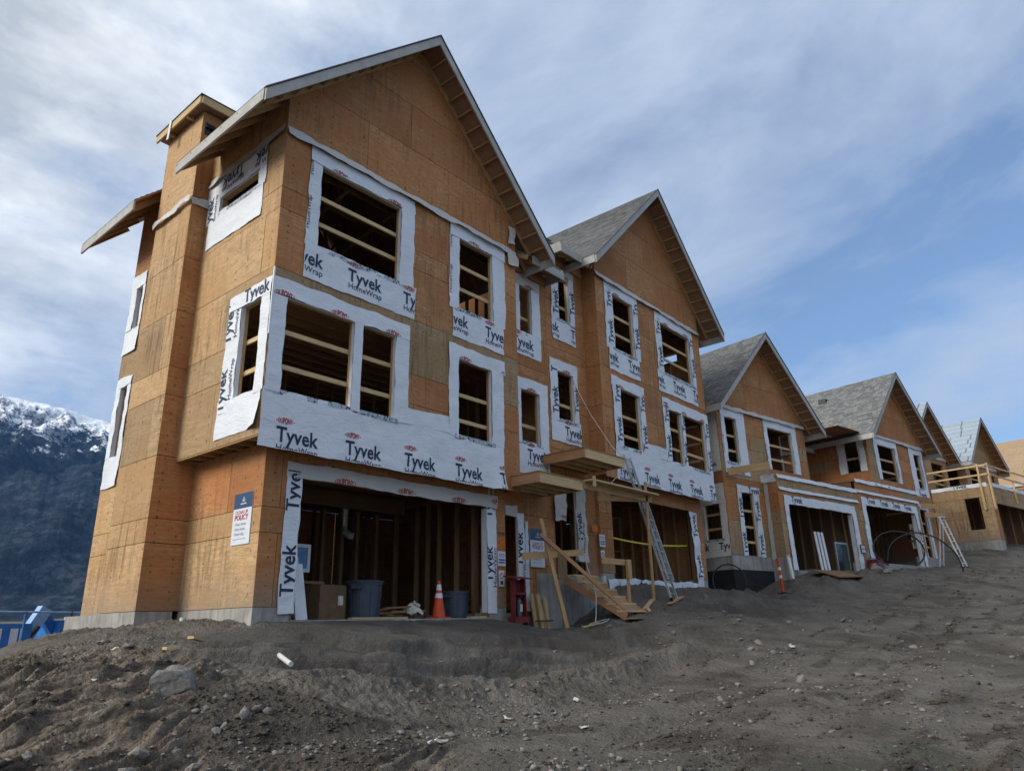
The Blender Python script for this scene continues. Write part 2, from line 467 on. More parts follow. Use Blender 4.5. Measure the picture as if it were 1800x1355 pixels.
# ------------------------------------------------------------------ mesh helpers
class MB:
    """collects faces, then links them as one mesh object"""
    def __init__(s): s.v = []; s.f = []; s.m = []; s.uv = []
    def face(s, pts, m=0, uv=None):
        b = len(s.v)
        s.v += [tuple(p) for p in pts]
        s.f.append(list(range(b, b + len(pts))))
        s.m.append(m); s.uv.append(uv)
    def hexa(s, q, m=0):
        """q: 8 points, bottom 4 counter-clockwise from above, then top 4"""
        for idx in ((3, 2, 1, 0), (4, 5, 6, 7), (0, 1, 5, 4), (1, 2, 6, 5), (2, 3, 7, 6), (3, 0, 4, 7)):
            s.face([q[i] for i in idx], m)
    def box(s, x0, x1, y0, y1, z0, z1, m=0):
        x0, x1 = min(x0, x1), max(x0, x1); y0, y1 = min(y0, y1), max(y0, y1); z0, z1 = min(z0, z1), max(z0, z1)
        s.hexa([(x0, y0, z0), (x1, y0, z0), (x1, y1, z0), (x0, y1, z0), (x0, y0, z1), (x1, y0, z1), (x1, y1, z1), (x0, y1, z1)], m)
    def beam(s, p0, p1, w, h, up=(0, 0, 1), m=0):
        p0 = Vector(p0); p1 = Vector(p1); d = (p1 - p0).normalized(); up = Vector(up)
        if abs(d.dot(up)) > 0.98: up = Vector((0, 1, 0))
        sd_ = d.cross(up).normalized(); u = sd_.cross(d).normalized()
        a = sd_ * (w / 2); b = u * (h / 2)
        s.hexa([p0 - a - b, p0 + a - b, p1 + a - b, p1 - a - b, p0 - a + b, p0 + a + b, p1 + a + b, p1 - a + b][0:4] +
               [p0 - a + b, p0 + a + b, p1 + a + b, p1 - a + b], m)
    def tube(s, path, r, n=8, m=0, r1=None, caps=True):
        path = [Vector(p) for p in path]; rings = []; N = len(path)
        ref = Vector((0.123, 0.31, 0.94))
        for i, p in enumerate(path):
            d = (path[min(i + 1, N - 1)] - path[max(i - 1, 0)]).normalized()
            a = d.cross(ref)
            if a.length < 1e-3: a = d.cross(Vector((1, 0, 0)))
            a.normalize(); b = d.cross(a)
            rr = r if r1 is None else r + (r1 - r) * i / max(1, N - 1)
            rings.append([p + a * math.cos(2 * math.pi * k / n) * rr + b * math.sin(2 * math.pi * k / n) * rr for k in range(n)])
        for i in range(N - 1):
            for k in range(n):
                s.face([rings[i][k], rings[i + 1][k], rings[i + 1][(k + 1) % n], rings[i][(k + 1) % n]][::-1], m)
        if caps:
            s.face(rings[0][::-1][::-1], m); s.face(rings[-1][::-1], m)
    def lathe(s, prof, c=(0, 0, 0), n=24, m=0):
        for i in range(len(prof) - 1):
            (r0, z0), (r1, z1) = prof[i], prof[i + 1]
            for k in range(n):
                a, b = 2 * math.pi * k / n, 2 * math.pi * (k + 1) / n
                pts = [(c[0] + r0 * math.cos(a), c[1] + r0 * math.sin(a), c[2] + z0), (c[0] + r0 * math.cos(b), c[1] + r0 * math.sin(b), c[2] + z0),
                       (c[0] + r1 * math.cos(b), c[1] + r1 * math.sin(b), c[2] + z1), (c[0] + r1 * math.cos(a), c[1] + r1 * math.sin(a), c[2] + z1)]
                if r0 < 1e-6: pts = pts[1:]
                elif r1 < 1e-6: pts = pts[:3]
                s.face(pts, m)
    def slab(s, q, t, m=0):
        """quad or polygon q thickened downward along its normal by t"""
        q = [Vector(p) for p in q]
        n = (q[1] - q[0]).cross(q[2] - q[0]).normalized()
        if n.z < 0: q = q[::-1]; n = -n
        lo = [p - n * t for p in q]
        s.face(q, m); s.face(lo[::-1], m)
        for i in range(len(q)):
            j = (i + 1) % len(q)
            s.face([lo[i], lo[j], q[j], q[i]], m)
    def build(s, name, mats, parent=None, grain=None, smooth=False, merge=False):
        if isinstance(mats, str): mats = [mats]
        me = bpy.data.meshes.new(name)
        me.from_pydata(s.v, [], s.f)
        for k in mats: me.materials.append(MATS[k])
        me.polygons.foreach_set('material_index', s.m)
        ul = me.uv_layers.new(name='UVMap')
        P = np.array(s.v, dtype=float).reshape(-1, 3)
        if grain is None:
            ext = P.max(0) - P.min(0); g = np.zeros(3); g[int(np.argmax(ext))] = 1
        else: g = np.array(grain, float); g /= np.linalg.norm(g)
        out = []
        for f, uv in zip(s.f, s.uv):
            if uv is not None: out += [c for t in uv for c in t]; continue
            p = P[f]
            n = np.cross(p[1] - p[0], p[2] - p[0]); ln = np.linalg.norm(n)
            n = n / ln if ln > 1e-12 else np.array([0, 0, 1.0])
            b = np.cross(n, g); lb = np.linalg.norm(b)
            if lb < 0.3:
                b = np.array([0, 0, 1.0]) if abs(n[2]) < 0.9 else np.array([1.0, 0, 0]); gg = np.cross(b, n)
            else: b = b / lb; gg = g
            for q in p: out += [float(q @ gg) * (0.2 if lb < 0.3 else 1), float(q @ b)]
        ul.data.foreach_set('uv', out)
        if smooth: me.polygons.foreach_set('use_smooth', [True] * len(s.f))
        if merge:
            bm = bmesh.new(); bm.from_mesh(me); bmesh.ops.remove_doubles(bm, verts=bm.verts, dist=1e-5)
            bmesh.ops.recalc_face_normals(bm, faces=bm.faces); bm.to_mesh(me); bm.free()
        me.update()
        o = bpy.data.objects.new(name, me)
        COL.objects.link(o)
        if parent is not None: o.parent = parent
        return o


def tag(o, label=None, cat=None, group=None, kind=None):
    if label: o['label'] = label
    if cat: o['category'] = cat
    if group: o['group'] = group
    if kind: o['kind'] = kind
    return o


def thing(name, label, cat, loc=(0, 0, 0), rz=0.0, group=None):
    o = bpy.data.objects.new(name, None)
    o.empty_display_size = 0.3
    COL.objects.link(o)
    o.location = loc; o.rotation_euler = (0, 0, rz)
    return tag(o, label, cat, group)


def one(mb, name, mats, label, cat, group=None, **kw):
    return tag(mb.build(name, mats, None, **kw), label, cat, group)


def copy_tree(src, loc, rz=None, label=None):
    r = src.copy(); COL.objects.link(r); r.location = loc
    if rz is not None: r.rotation_euler = (0, 0, rz)
    if label: r['label'] = label
    for ch in list(src.children):
        c = ch.copy(); COL.objects.link(c); c.parent = r
        for g in list(ch.children):
            d = g.copy(); COL.objects.link(d); d.parent = c
    return r


# ------------------------------------------------------------------ 2-D noise
_perm = rng.permutation(256); _perm = np.concatenate([_perm, _perm, _perm])
_ga = rng.rand(256) * 2 * np.pi; _gx, _gy = np.cos(_ga), np.sin(_ga)


def pnoise(x, y):
    x = np.asarray(x, float); y = np.asarray(y, float)
    xi = np.floor(x).astype(np.int64); yi = np.floor(y).astype(np.int64); xf = x - xi; yf = y - yi
    u = xf * xf * xf * (xf * (xf * 6 - 15) + 10); v = yf * yf * yf * (yf * (yf * 6 - 15) + 10)
    def g(ix, iy, dx, dy):
        h = _perm[(_perm[ix & 255] + iy) & 255]
        return _gx[h] * dx + _gy[h] * dy
    a = g(xi, yi, xf, yf); b = g(xi + 1, yi, xf - 1, yf); c = g(xi, yi + 1, xf, yf - 1); d = g(xi + 1, yi + 1, xf - 1, yf - 1)
    return (a * (1 - u) + b * u) * (1 - v) + (c * (1 - u) + d * u) * v


def fbm(x, y, o=4, lac=2.03, gain=0.5):
    t = 0; a = 1.0
    for i in range(o):
        t = t + a * pnoise(x + 17.3 * i, y - 9.1 * i); x = x * lac; y = y * lac; a *= gain
    return t


def n1(a, b=0.0): return float(pnoise(np.array([a]), np.array([b]))[0])


# ------------------------------------------------------------------ lettering
_txt = {}


def text_tris(body, bold=0.012):
    key = (body, bold)
    if key in _txt: return _txt[key]
    cu = bpy.data.curves.new('lettering', 'FONT')
    cu.body = body; cu.size = 1.0; cu.offset = bold; cu.resolution_u = 2; cu.fill_mode = 'FRONT'
    ob = bpy.data.objects.new('lettering', cu); COL.objects.link(ob)
    dg = bpy.context.evaluated_depsgraph_get()
    me = bpy.data.meshes.new_from_object(ob.evaluated_get(dg))
    vs = [(v.co.x, v.co.y) for v in me.vertices]; me.calc_loop_triangles()
    tr = [tuple(vs[i] for i in t.vertices) for t in me.loop_triangles]
    bpy.data.objects.remove(ob); bpy.data.meshes.remove(me); bpy.data.curves.remove(cu)
    xs = [p[0] for t in tr for p in t]; x0 = min(xs); wd = max(xs) - x0
    tr = [tuple(((p[0] - x0) / wd, p[1] / wd) for p in t) for t in tr]   # normalised to width 1
    _txt[key] = tr
    return tr


def dupont_tris():
    if 'dp' in _txt: return _txt['dp']
    tr = []
    for t in text_tris('DUPONT', 0.035):
        q = []
        for x, y in t:
            k = 1.55 - 0.8 * abs(2 * x - 1) ** 1.6
            q.append((0.10 + x * 0.80, 0.17 + (y - 0.075) * k * 1.15))
        tr.append(tuple(q))
    tr += [((0, 0.17), (0.055, 0.12), (0.055, 0.22)), ((1, 0.17), (0.945, 0.22), (0.945, 0.12))]
    _txt['dp'] = tr
    return tr


def clip(poly, a, b, c):
    """keep a*x+b*y<=c"""
    out = []
    for i in range(len(poly)):
        p, q = poly[i], poly[(i + 1) % len(poly)]
        dp, dq = a * p[0] + b * p[1] - c, a * q[0] + b * q[1] - c
        if dp <= 0: out.append(p)
        if (dp < 0 < dq) or (dq < 0 < dp):
            t = dp / (dp - dq); out.append((p[0] + (q[0] - p[0]) * t, p[1] + (q[1] - p[1]) * t))
    return out


def clip_rect(poly, r):
    for h in ((-1, 0, -r[0]), (1, 0, r[1]), (0, -1, -r[2]), (0, 1, r[3])):
        poly = clip(poly, *h)
        if len(poly) < 3: return []
    return poly


# ------------------------------------------------------------------ walls of a house
class House:
    def __init__(s, empty, mir=False): s.e = empty; s.mir = mir
    def X(s, x): return -x if s.mir else x
    def P(s, p): return (s.X(p[0]), p[1], p[2])
    def box(s, mb, x0, x1, y0, y1, z0, z1, m=0): mb.box(s.X(x0), s.X(x1), y0, y1, z0, z1, m)
    def part(s, name, mats, boxes, parent=None, **kw):
        mb = MB()
        for b in boxes: s.box(mb, *b)
        return mb.build(name, mats, parent or s.e, **kw)
    def beam(s, name, mats, p0, p1, w, h, up=(0, 0, 1), parent=None):
        mb = MB(); a, b = s.P(p0), s.P(p1); mb.beam(a, b, w, h, s.P(up))
        return mb.build(name, mats, parent or s.e, grain=Vector(b) - Vector(a))


class Wall:
    """vertical plane; natural coordinate is x for front/back and y for left/right"""
    def __init__(s, house, kind, c):
        if house.mir:
            if kind in ('left', 'right'): kind = 'right' if kind == 'left' else 'left'; c = -c
        s.h = house; s.kind = kind; s.c = c
        s.flipx = house.mir and kind in ('front', 'back')
        s.U, s.N = {'front': ((1, 0), (0, -1)), 'back': ((-1, 0), (0, 1)), 'left': ((0, -1), (-1, 0)), 'right': ((0, 1), (1, 0))}[kind]
    def s1(s, nat):
        if s.flipx: nat = -nat
        return nat if s.kind in ('front', 'right') else -nat
    def rng(s, a, b):
        p, q = s.s1(a), s.s1(b)
        return (p, q) if p < q else (q, p)
    def pt(s, u, z, d=0.0):
        if s.kind in ('front', 'back'): return (s.U[0] * u, s.c + s.N[1] * d, z)
        return (s.c + s.N[0] * d, s.U[1] * u, z)


def sheets(wall, outline, openings, courses, material, step=2.44, phase=0.0, t=0.012, gap=0.011, name='plywood_sheet', jitter=True):
    """plywood sheets laid in courses over a wall. outline: convex polygon in (natural, z). openings: (a0,a1,z0,z1)"""
    poly = [(wall.s1(a), z) for a, z in outline]
    ar = sum(poly[i][0] * poly[(i + 1) % len(poly)][1] - poly[(i + 1) % len(poly)][0] * poly[i][1] for i in range(len(poly)))
    if ar < 0: poly = poly[::-1]
    half = []
    for i in range(len(poly)):
        p, q = poly[i], poly[(i + 1) % len(poly)]
        a, b = q[1] - p[1], p[0] - q[0]
        half.append((a, b, a * p[0] + b * p[1]))
    ops = [(*wall.rng(o[0], o[1]), o[2], o[3]) for o in openings]
    smin, smax = min(p[0] for p in poly), max(p[0] for p in poly)
    res = []
    for ci in range(len(courses) - 1):
        z0, z1 = courses[ci] + gap / 2, courses[ci + 1] - gap / 2
        xs = [smin]
        x = smin + (phase + (ci * 1.22)) % step
        while x < smax - 0.35:
            if x > smin + 0.3: xs.append(x)
            x += step
        xs.append(smax)
        for k in range(len(xs) - 1):
            a0 = xs[k] + (gap / 2 if k else 0); a1 = xs[k + 1] - (gap / 2 if k < len(xs) - 2 else 0)
            us = sorted({a0, a1} | {v for o in ops for v in o[:2] if a0 < v < a1})
            zs = sorted({z0, z1} | {v for o in ops for v in o[2:] if z0 < v < z1})
            d = random.uniform(-0.002, 0.002) if jitter else 0
            cells = {}
            for i in range(len(us) - 1):
                for j in range(len(zs) - 1):
                    cx, cz = (us[i] + us[i + 1]) / 2, (zs[j] + zs[j + 1]) / 2
                    if any(o[0] < cx < o[1] and o[2] < cz < o[3] for o in ops): continue
                    pg = [(us[i], zs[j]), (us[i + 1], zs[j]), (us[i + 1], zs[j + 1]), (us[i], zs[j + 1])]
                    for h in half:
                        pg = clip(pg, *h)
                        if len(pg) < 3: break
                    if len(pg) >= 3: cells[(i, j)] = pg
            todo = set(cells)
            while todo:                                   # one object for each connected piece of the sheet
                stack = [min(todo)]; todo.discard(stack[0]); comp = []
                while stack:
                    c = stack.pop(); comp.append(c)
                    for nb in ((c[0] + 1, c[1]), (c[0] - 1, c[1]), (c[0], c[1] + 1), (c[0], c[1] - 1)):
                        if nb in todo: todo.discard(nb); stack.append(nb)
                mb = MB()
                for c in sorted(comp):
                    pg = cells[c]; uv = [(p[0], p[1]) for p in pg]
                    mb.face([wall.pt(p[0], p[1], d) for p in pg], 0, uv)
                    mb.face([wall.pt(p[0], p[1], d - t) for p in pg][::-1], 0, uv[::-1])
                    for q in range(len(pg)):
                        p0, p1 = pg[q], pg[(q + 1) % len(pg)]
                        mb.face([wall.pt(*p0, d - t), wall.pt(*p1, d - t), wall.pt(*p1, d), wall.pt(*p0, d)], 0, [p0, p1, p1, p0])
                m = material((a0 + a1) / 2, (z0 + z1) / 2) if callable(material) else material
                res.append(mb.build(name, m, wall.h.e))
    return res


_ws = [0.0]


def wrap(wall, a0, a1, z0, z1, letters=(), mats='wrap', name='house_wrap', rag=0.036, amp=0.018, d0=0.006, flare=0.0, cell=0.07, lift=None, dz1=0.0, under=0.0):
    """one piece of house wrap stapled on a wall. letters: (kind, natural start or rel, z, width, rot)
    dz1 slopes the upper edge; lift(u01, v01) pulls a loose part off the wall"""
    s0, s1 = wall.rng(a0, a1)
    _ws[0] += 13.37; sd0 = _ws[0]
    nu, nz = max(2, int((s1 - s0) / cell)), max(2, int((z1 - z0) / cell))
    def disp(u, z):
        return d0 + np.maximum(0.0, amp * (0.5 + pnoise(u * 1.3 + sd0, z * 1.6) + 0.6 * pnoise(u * 2.9 + sd0, z * 5.3) + 0.35 * (1 - 3 * np.abs(pnoise(u * 2.1 + z * 1.7 + sd0, z * 3.1 - u)))))
    def full(u, z, fu, fz):
        dd = disp(u, z) + under
        if flare: dd = dd + flare * np.clip(1 - fz, 0, 1) ** 1.5 * (0.7 + 0.6 * pnoise(u * 1.7 + sd0, u * 0 + 4.4))
        if lift: dd = dd + lift(fu, fz)
        return dd
    mb = MB()
    fu, fz = np.meshgrid(np.linspace(0, 1, nu + 1), np.linspace(0, 1, nz + 1))
    u = s0 + (s1 - s0) * fu; z = z0 + (z1 + dz1 * fu - z0) * fz
    for i in (0, nu): u[:, i] += rag * (pnoise(z[:, i] * 2.3 + sd0, z[:, i] * 0 + i * 3.1 + 0.5) + 0.5 * pnoise(z[:, i] * 7 + sd0, z[:, i] * 0 + i + .3))
    for j in (0, nz): z[j] += rag * (pnoise(u[j] * 2.1 + sd0, u[j] * 0 + j * 2.7 + 0.5) + 0.5 * pnoise(u[j] * 6 + sd0, u[j] * 0 + j + .3))
    dd = full(u, z, fu, fz)
    mb.v = [wall.pt(a_, b_, c_) for a_, b_, c_ in zip(u.ravel().tolist(), z.ravel().tolist(), dd.ravel().tolist())]
    ul, zl_ = u.ravel().tolist(), z.ravel().tolist()
    for j in range(nz):
        for i in range(nu):
            k = j * (nu + 1) + i; f = [k, k + 1, k + nu + 2, k + nu + 1]
            mb.f.append(f); mb.m.append(0); mb.uv.append([(ul[q], zl_[q]) for q in f])
    o = mb.build(name, mats, wall.h.e, smooth=True, merge=False)
    if letters:
        tb = MB(); acc = []; rc = (s0 + 0.012, s1 - 0.012, z0 + 0.012, z1 - 0.012)
        for wi, L in enumerate(letters):
            kind, su, sz, wd = L[:4]; rot = L[4] if len(L) > 4 else 0
            tr = dupont_tris() if kind == 'D' else text_tris({'T': 'Tyvek', 'H': 'HomeWrap'}.get(kind, kind), 0.020 if kind == 'T' else 0.004)
            mi = 1 if kind == 'D' else 0
            hk = 1.12 if kind == 'T' else 1.0
            for t_ in tr:
                if rot == 90: pg = [(su - y * wd * hk, sz + x * wd) for x, y in t_]
                elif rot == 180: pg = [(su - x * wd, sz - y * wd * hk) for x, y in t_]
                else: pg = [(su + x * wd, sz + y * wd * hk) for x, y in t_]
                pg = clip_rect(pg, rc)
                if len(pg) < 3: continue
                xs_ = [q[0] for q in pg]; zs_ = [q[1] for q in pg]; gs = 0.09
                for gi in range(math.floor(min(xs_) / gs), math.floor(max(xs_) / gs) + 1):      # cut to small pieces so the print follows the folds
                    for gj in range(math.floor(min(zs_) / gs), math.floor(max(zs_) / gs) + 1):
                        pc = clip_rect(pg, (gi * gs, gi * gs + gs, gj * gs, gj * gs + gs))
                        if len(pc) >= 3: acc.append((pc, mi, wi))
        if acc:
            au = np.array([p[0] for pg, _, _ in acc for p in pg]); az = np.array([p[1] for pg, _, _ in acc for p in pg])
            dl = (full(au, az, (au - s0) / (s1 - s0), (az - z0) / (z1 - z0)) + 0.007).tolist(); k = 0
            words = {}
            for pg, mi, wi in acc:
                words.setdefault(wi, (MB(), mi))[0].face([wall.pt(p[0], p[1], dl[k + i]) for i, p in enumerate(pg)]); k += len(pg)
            for mbw, mi in words.values(): tag(mbw.build('printed_mark' if mi else 'printed_word', 'ink_red' if mi else 'ink_navy', o), kind='stuff')
    return o


def auto_letters(wall, a0, a1, z0, z1, start, pitch=1.453, width=0.86, ztop=None):
    """horizontal print run: red mark, big word, small word, repeated"""
    out = []
    s0, s1 = wall.rng(a0, a1)
    u = s0 + start
    zt = (z1 - 0.16) if ztop is None else ztop
    while u < s1:
        out += [('D', u - 0.02, zt + 0.0, 0.37), ('T', u, zt - 0.31, width), ('H', u + 0.02, zt - 0.475, width * 0.98)]
        u += pitch
    return out


def jamb_letters(wall, a0, a1, z0, z1, start=0.1, pitch=1.3, width=0.82, big=True):
    s0, s1 = wall.rng(a0, a1); out = []; z = z0 + start
    while z < z1:
        if big: out.append(('T', s0 + (s1 - s0) * 0.5 + 0.14, z, width, 90))
        elif start > 0.2: out.append(('H', s0 + 0.065, z, width * 0.9, 90))
        z += pitch
    return out


def window(wall, a0, a1, z0, z1, rails=(0.33, 0.66), depth=0.14, wrapmat_='wrap', lining=0.07, rail_mat='lumber_pale'):
    """rough opening: lumber lining, wrap turned into the opening, temporary guard rails"""
    h = wall.h; s0, s1 = wall.rng(a0, a1)
    fr = MB(); b = 0.036
    def pr(u0, u1, w0, w1, d0, d1, mb, m=0):
        P_ = [wall.pt(u0, w0, d0), wall.pt(u1, w0, d0), wall.pt(u1, w0, d1), wall.pt(u0, w0, d1)]
        Q_ = [wall.pt(u0, w1, d0), wall.pt(u1, w1, d0), wall.pt(u1, w1, d1), wall.pt(u0, w1, d1)]
        mb.hexa(P_ + Q_, m)
    i0, i1 = -depth, -0.016
    pr(s0 - b, s0, z0 - b, z1 + b, i1, i0, fr); pr(s1, s1 + b, z0 - b, z1 + b, i1, i0, fr)
    pr(s0, s1, z1, z1 + b, i1, i0, fr); pr(s0, s1, z0 - b, z0, i1, i0, fr)
    o = fr.build('rough_opening_frame', 'lumber', h.e, grain=(0, 0, 1))
    if lining:
        ln = MB(); t = 0.003
        pr(s0, s0 + t, z0, z1, 0.012, -lining, ln); pr(s1 - t, s1, z0, z1, 0.012, -lining, ln)
        pr(s0 + t, s1 - t, z0, z0 + t, 0.012, -depth, ln)
        pr(s0 + t, s1 - t, z1 - t, z1, 0.012, -lining * 0.6, ln)
        ln.build('wrap_return', wrapmat_, o)
    for k in rails:
        zc = z0 + (z1 - z0) * k
        mb = MB(); pr(s0 - 0.15, s1 + 0.15, zc - 0.044, zc + 0.044, -depth - 0.002, -depth - 0.04, mb)
        mb.build('guard_rail', rail_mat, h.e)
    return o


def framed_wrap(wall, a0, a1, z0, z1, wa0, wa1, wz0, wz1, apron=True, jl='H', start=0.2, tape=True, mats='wrap', head_letters=True, top_dull=False, ap=None, rot2=True):
    """the usual dressing round a window: jamb strips, head strip, sill apron and patterned sill tape"""
    if wa1 < wa0: wa0, wa1 = wa1, wa0
    if a1 < a0: a0, a1 = a1, a0
    ap = ap or (wa0, wa1)
    big = jl == 'T'
    s_ = 0.008
    if apron:
        lt = auto_letters(wall, ap[0], ap[1], wz0, z0, start, ztop=z0 - 0.14)
        wrap(wall, ap[0], ap[1], wz0, z0, lt, mats)
    wrap(wall, wa0, a0, z0 - (0.06 if apron else 0), wz1 - 0.22, jamb_letters(wall, wa0, a0, z0, wz1, 0.3, 1.2, 0.8, big), mats, under=0.004)
    wrap(wall, a1, wa1, z0 - (0.06 if apron else 0), wz1 - 0.22, jamb_letters(wall, a1, wa1, z0, wz1, 0.1, 1.2, 0.8, big), mats, under=0.004)
    hl = []
    if head_letters:
        s0, s1 = wall.rng(wa0, wa1); u = s0 + 0.35 + random.random() * 0.3
        while u < s1 - 0.2: hl.append(('D', u, z1 - 0.045, 0.42)); u += 1.45
    wrap(wall, wa0, wa1, z1, wz1, hl, 'wrap_dull' if top_dull else mats, under=0.009, dz1=0.0)
    if tape:
        wrap(wall, a0 - 0.12, a1 + 0.12, z0 - 0.09, z0 + 0.002, (), 'sill_tape', 'sill_tape', rag=0.006, amp=0.003, under=0.013)


# ------------------------------------------------------------------ roofs
def shingle_slope(h, name, e0, e1, r1, r0, parent, material='shingle', expo=0.145, bands=()):
    """stepped courses from the eave line e0-e1 up to the ridge line r0-r1 (points in house coordinates)"""
    e0, e1, r0, r1 = (Vector(h.P(p)) for p in (e0, e1, r0, r1))
    n = (e1 - e0).cross(r0 - e0).normalized()
    flip = n.z < 0
    if flip: n = -n
    L = (r0 - e0).length; N = max(2, int(round(L / expo))); mb = MB()
    W = (e1 - e0).length
    for i in range(N):
        a, b = i / N, (i + 1) / N
        j0, j1 = random.uniform(-0.003, 0.003), random.uniform(-0.003, 0.003)
        p0 = e0.lerp(r0, a) + n * (0.020 + j0); p1 = e1.lerp(r1, a) + n * (0.020 + j1)
        q0 = e0.lerp(r0, b) + n * 0.006; q1 = e1.lerp(r1, b) + n * 0.006
        g0 = e0.lerp(r0, a) + n * 0.001; g1 = e1.lerp(r1, a) + n * 0.001
        uv = [(0, a * L + .001), (W, a * L + .001), (W, b * L - .001), (0, b * L - .001)]
        f = [p0, p1, q1, q0]; fu = uv
        r = [g0, g1, p1, p0]; ru = [(0, a * L + .001), (W, a * L + .001), (W, a * L + .002), (0, a * L + .002)]
        if flip: f = f[::-1]; fu = fu[::-1]; r = r[::-1]; ru = ru[::-1]
        mb.face(f, 0, fu); mb.face(r, 0, ru)
    return tag(mb.build(name, material, parent), kind='stuff')


def gable_roof(h, x0, x1, y0, y1, zt, apex_x, apex_z, wall_y, wx0, wx1, cover='shingle', left_cut=None, look=0.42, edge=True, gable_back=True, soffit=True):
    """gable roof, ridge along y, front barge at y0. zt: top height at the eaves x0 / x1"""
    deckmb = MB(); T = 0.022
    zs = zt
    def zl(x): return zs + (apex_z - zs) * (x - x0) / (apex_x - x0)
    def zr(x): return zs + (apex_z - zs) * (x1 - x) / (x1 - apex_x)
    segs = [(x0, apex_x, y0, y1)] if not left_cut else [(x0, wx0 + 0.1, y0, left_cut[0]), (x0, wx0 + 0.1, left_cut[1], y1), (wx0 + 0.1, apex_x, y0, y1)]
    for a, b, c, d in segs: deckmb.slab([h.P((a, c, zl(a))), h.P((b, c, zl(b))), h.P((b, d, zl(b))), h.P((a, d, zl(a)))], T)
    deckmb.slab([h.P((apex_x, y0, apex_z)), h.P((x1, y0, zs)), h.P((x1, y1, zs)), h.P((apex_x, y1, apex_z))], T)
    roof = deckmb.build('roof_deck', 'ply_red', h.e, grain=(0, 1, 0))
    for a, b, c, d in segs:
        shingle_slope(h, 'shingle_courses', (a, c - (0.03 if c == y0 else 0), zl(a)), (a, d, zl(a)), (b, d, zl(b)), (b, c - (0.03 if c == y0 else 0), zl(b)), roof, cover)
    shingle_slope(h, 'shingle_courses', (x1, y1, zs), (x1, y0 - 0.03, zs), (apex_x, y0 - 0.03, apex_z), (apex_x, y1, apex_z), roof, cover)
    # barge boards
    bd = 0.25
    for (xa, xb) in ((x0, apex_x), (x1, apex_x)):
        mb = MB(); za = zs; zb = apex_z
        P0, P1 = (xa, y0 - 0.022, za - 0.026), (xb, y0 - 0.022, zb - 0.026)
        q = []
        for yy in (y0 - 0.022, y0 + 0.018):
            q.append([h.P((xa, yy, za - 0.024)), h.P((xb, yy, zb - 0.024)), h.P((xb, yy, zb - 0.024 - bd)), h.P((xa, yy, za - 0.024 - bd))])
        A, B_ = q
        mb.face(A); mb.face(B_[::-1])
        for i in range(4): mb.face([A[i], B_[i], B_[(i + 1) % 4], A[(i + 1) % 4]])
        o = mb.build('barge_board', 'fascia', roof, grain=Vector(h.P(P1)) - Vector(h.P(P0)))
        bm = bmesh.new(); bm.from_mesh(o.data); bmesh.ops.remove_doubles(bm, verts=bm.verts, dist=1e-5); bmesh.ops.recalc_face_normals(bm, faces=bm.faces); bm.to_mesh(o.data); bm.free()
        # drip edge
        mb = MB(); mb.beam(h.P((xa, y0 - 0.032, za + 0.008)), h.P((xb, y0 - 0.032, zb + 0.008)), 0.03, 0.02)
        mb.build('drip_edge', 'steel_dark', roof)
        # lookouts between wall and barge
        Ls = math.hypot(xb - xa, zb - za); k = int(Ls / look)
        for i in range(1, k):
            t = i / k; xx = xa + (xb - xa) * t; zz = za + (zb - za) * t - 0.105
            h.beam('lookout', 'lumber', (xx, y0 + 0.02, zz), (xx, wall_y + 0.02, zz), 0.04, 0.09, up=(-(zb - za) / Ls * (1 if xb > xa else -1), 0, abs(xb - xa) / Ls), parent=roof)
        # fly rafter against the wall
        h.beam('rafter', 'lumber', (xa + (xb - xa) * 0.03, wall_y - 0.024, za + (zb - za) * 0.03 - 0.12), (xb, wall_y - 0.024, zb - 0.12), 0.038, 0.12, parent=roof)
    # eave fascia
    for side, xe in ((0, x0), (1, x1)):
        rs = [(y0, y1)] if not (left_cut and side == 0) else [(y0, left_cut[0]), (left_cut[1], y1)]
        for a, b in rs:
            h.part('eave_fascia', 'fascia', [(xe - 0.02, xe + 0.02, a + 0.03, b, zs - 0.25, zs - 0.012)], roof)
        # rafter tails
        wx = wx0 if side == 0 else wx1
        yy = wall_y + 0.3
        while yy < y1 - 0.3:
            if not (left_cut and side == 0 and left_cut[0] - 0.05 < yy < left_cut[1] + 0.05):
                za = zs - 0.12; zb = (zl(wx) if side == 0 else zr(wx)) - 0.13
                h.beam('rafter_tail', 'lumber', (xe + (0.02 if side == 0 else -0.02), yy, za), (wx, yy, zb), 0.04, 0.14, parent=roof)
            yy += 0.6
    return roof

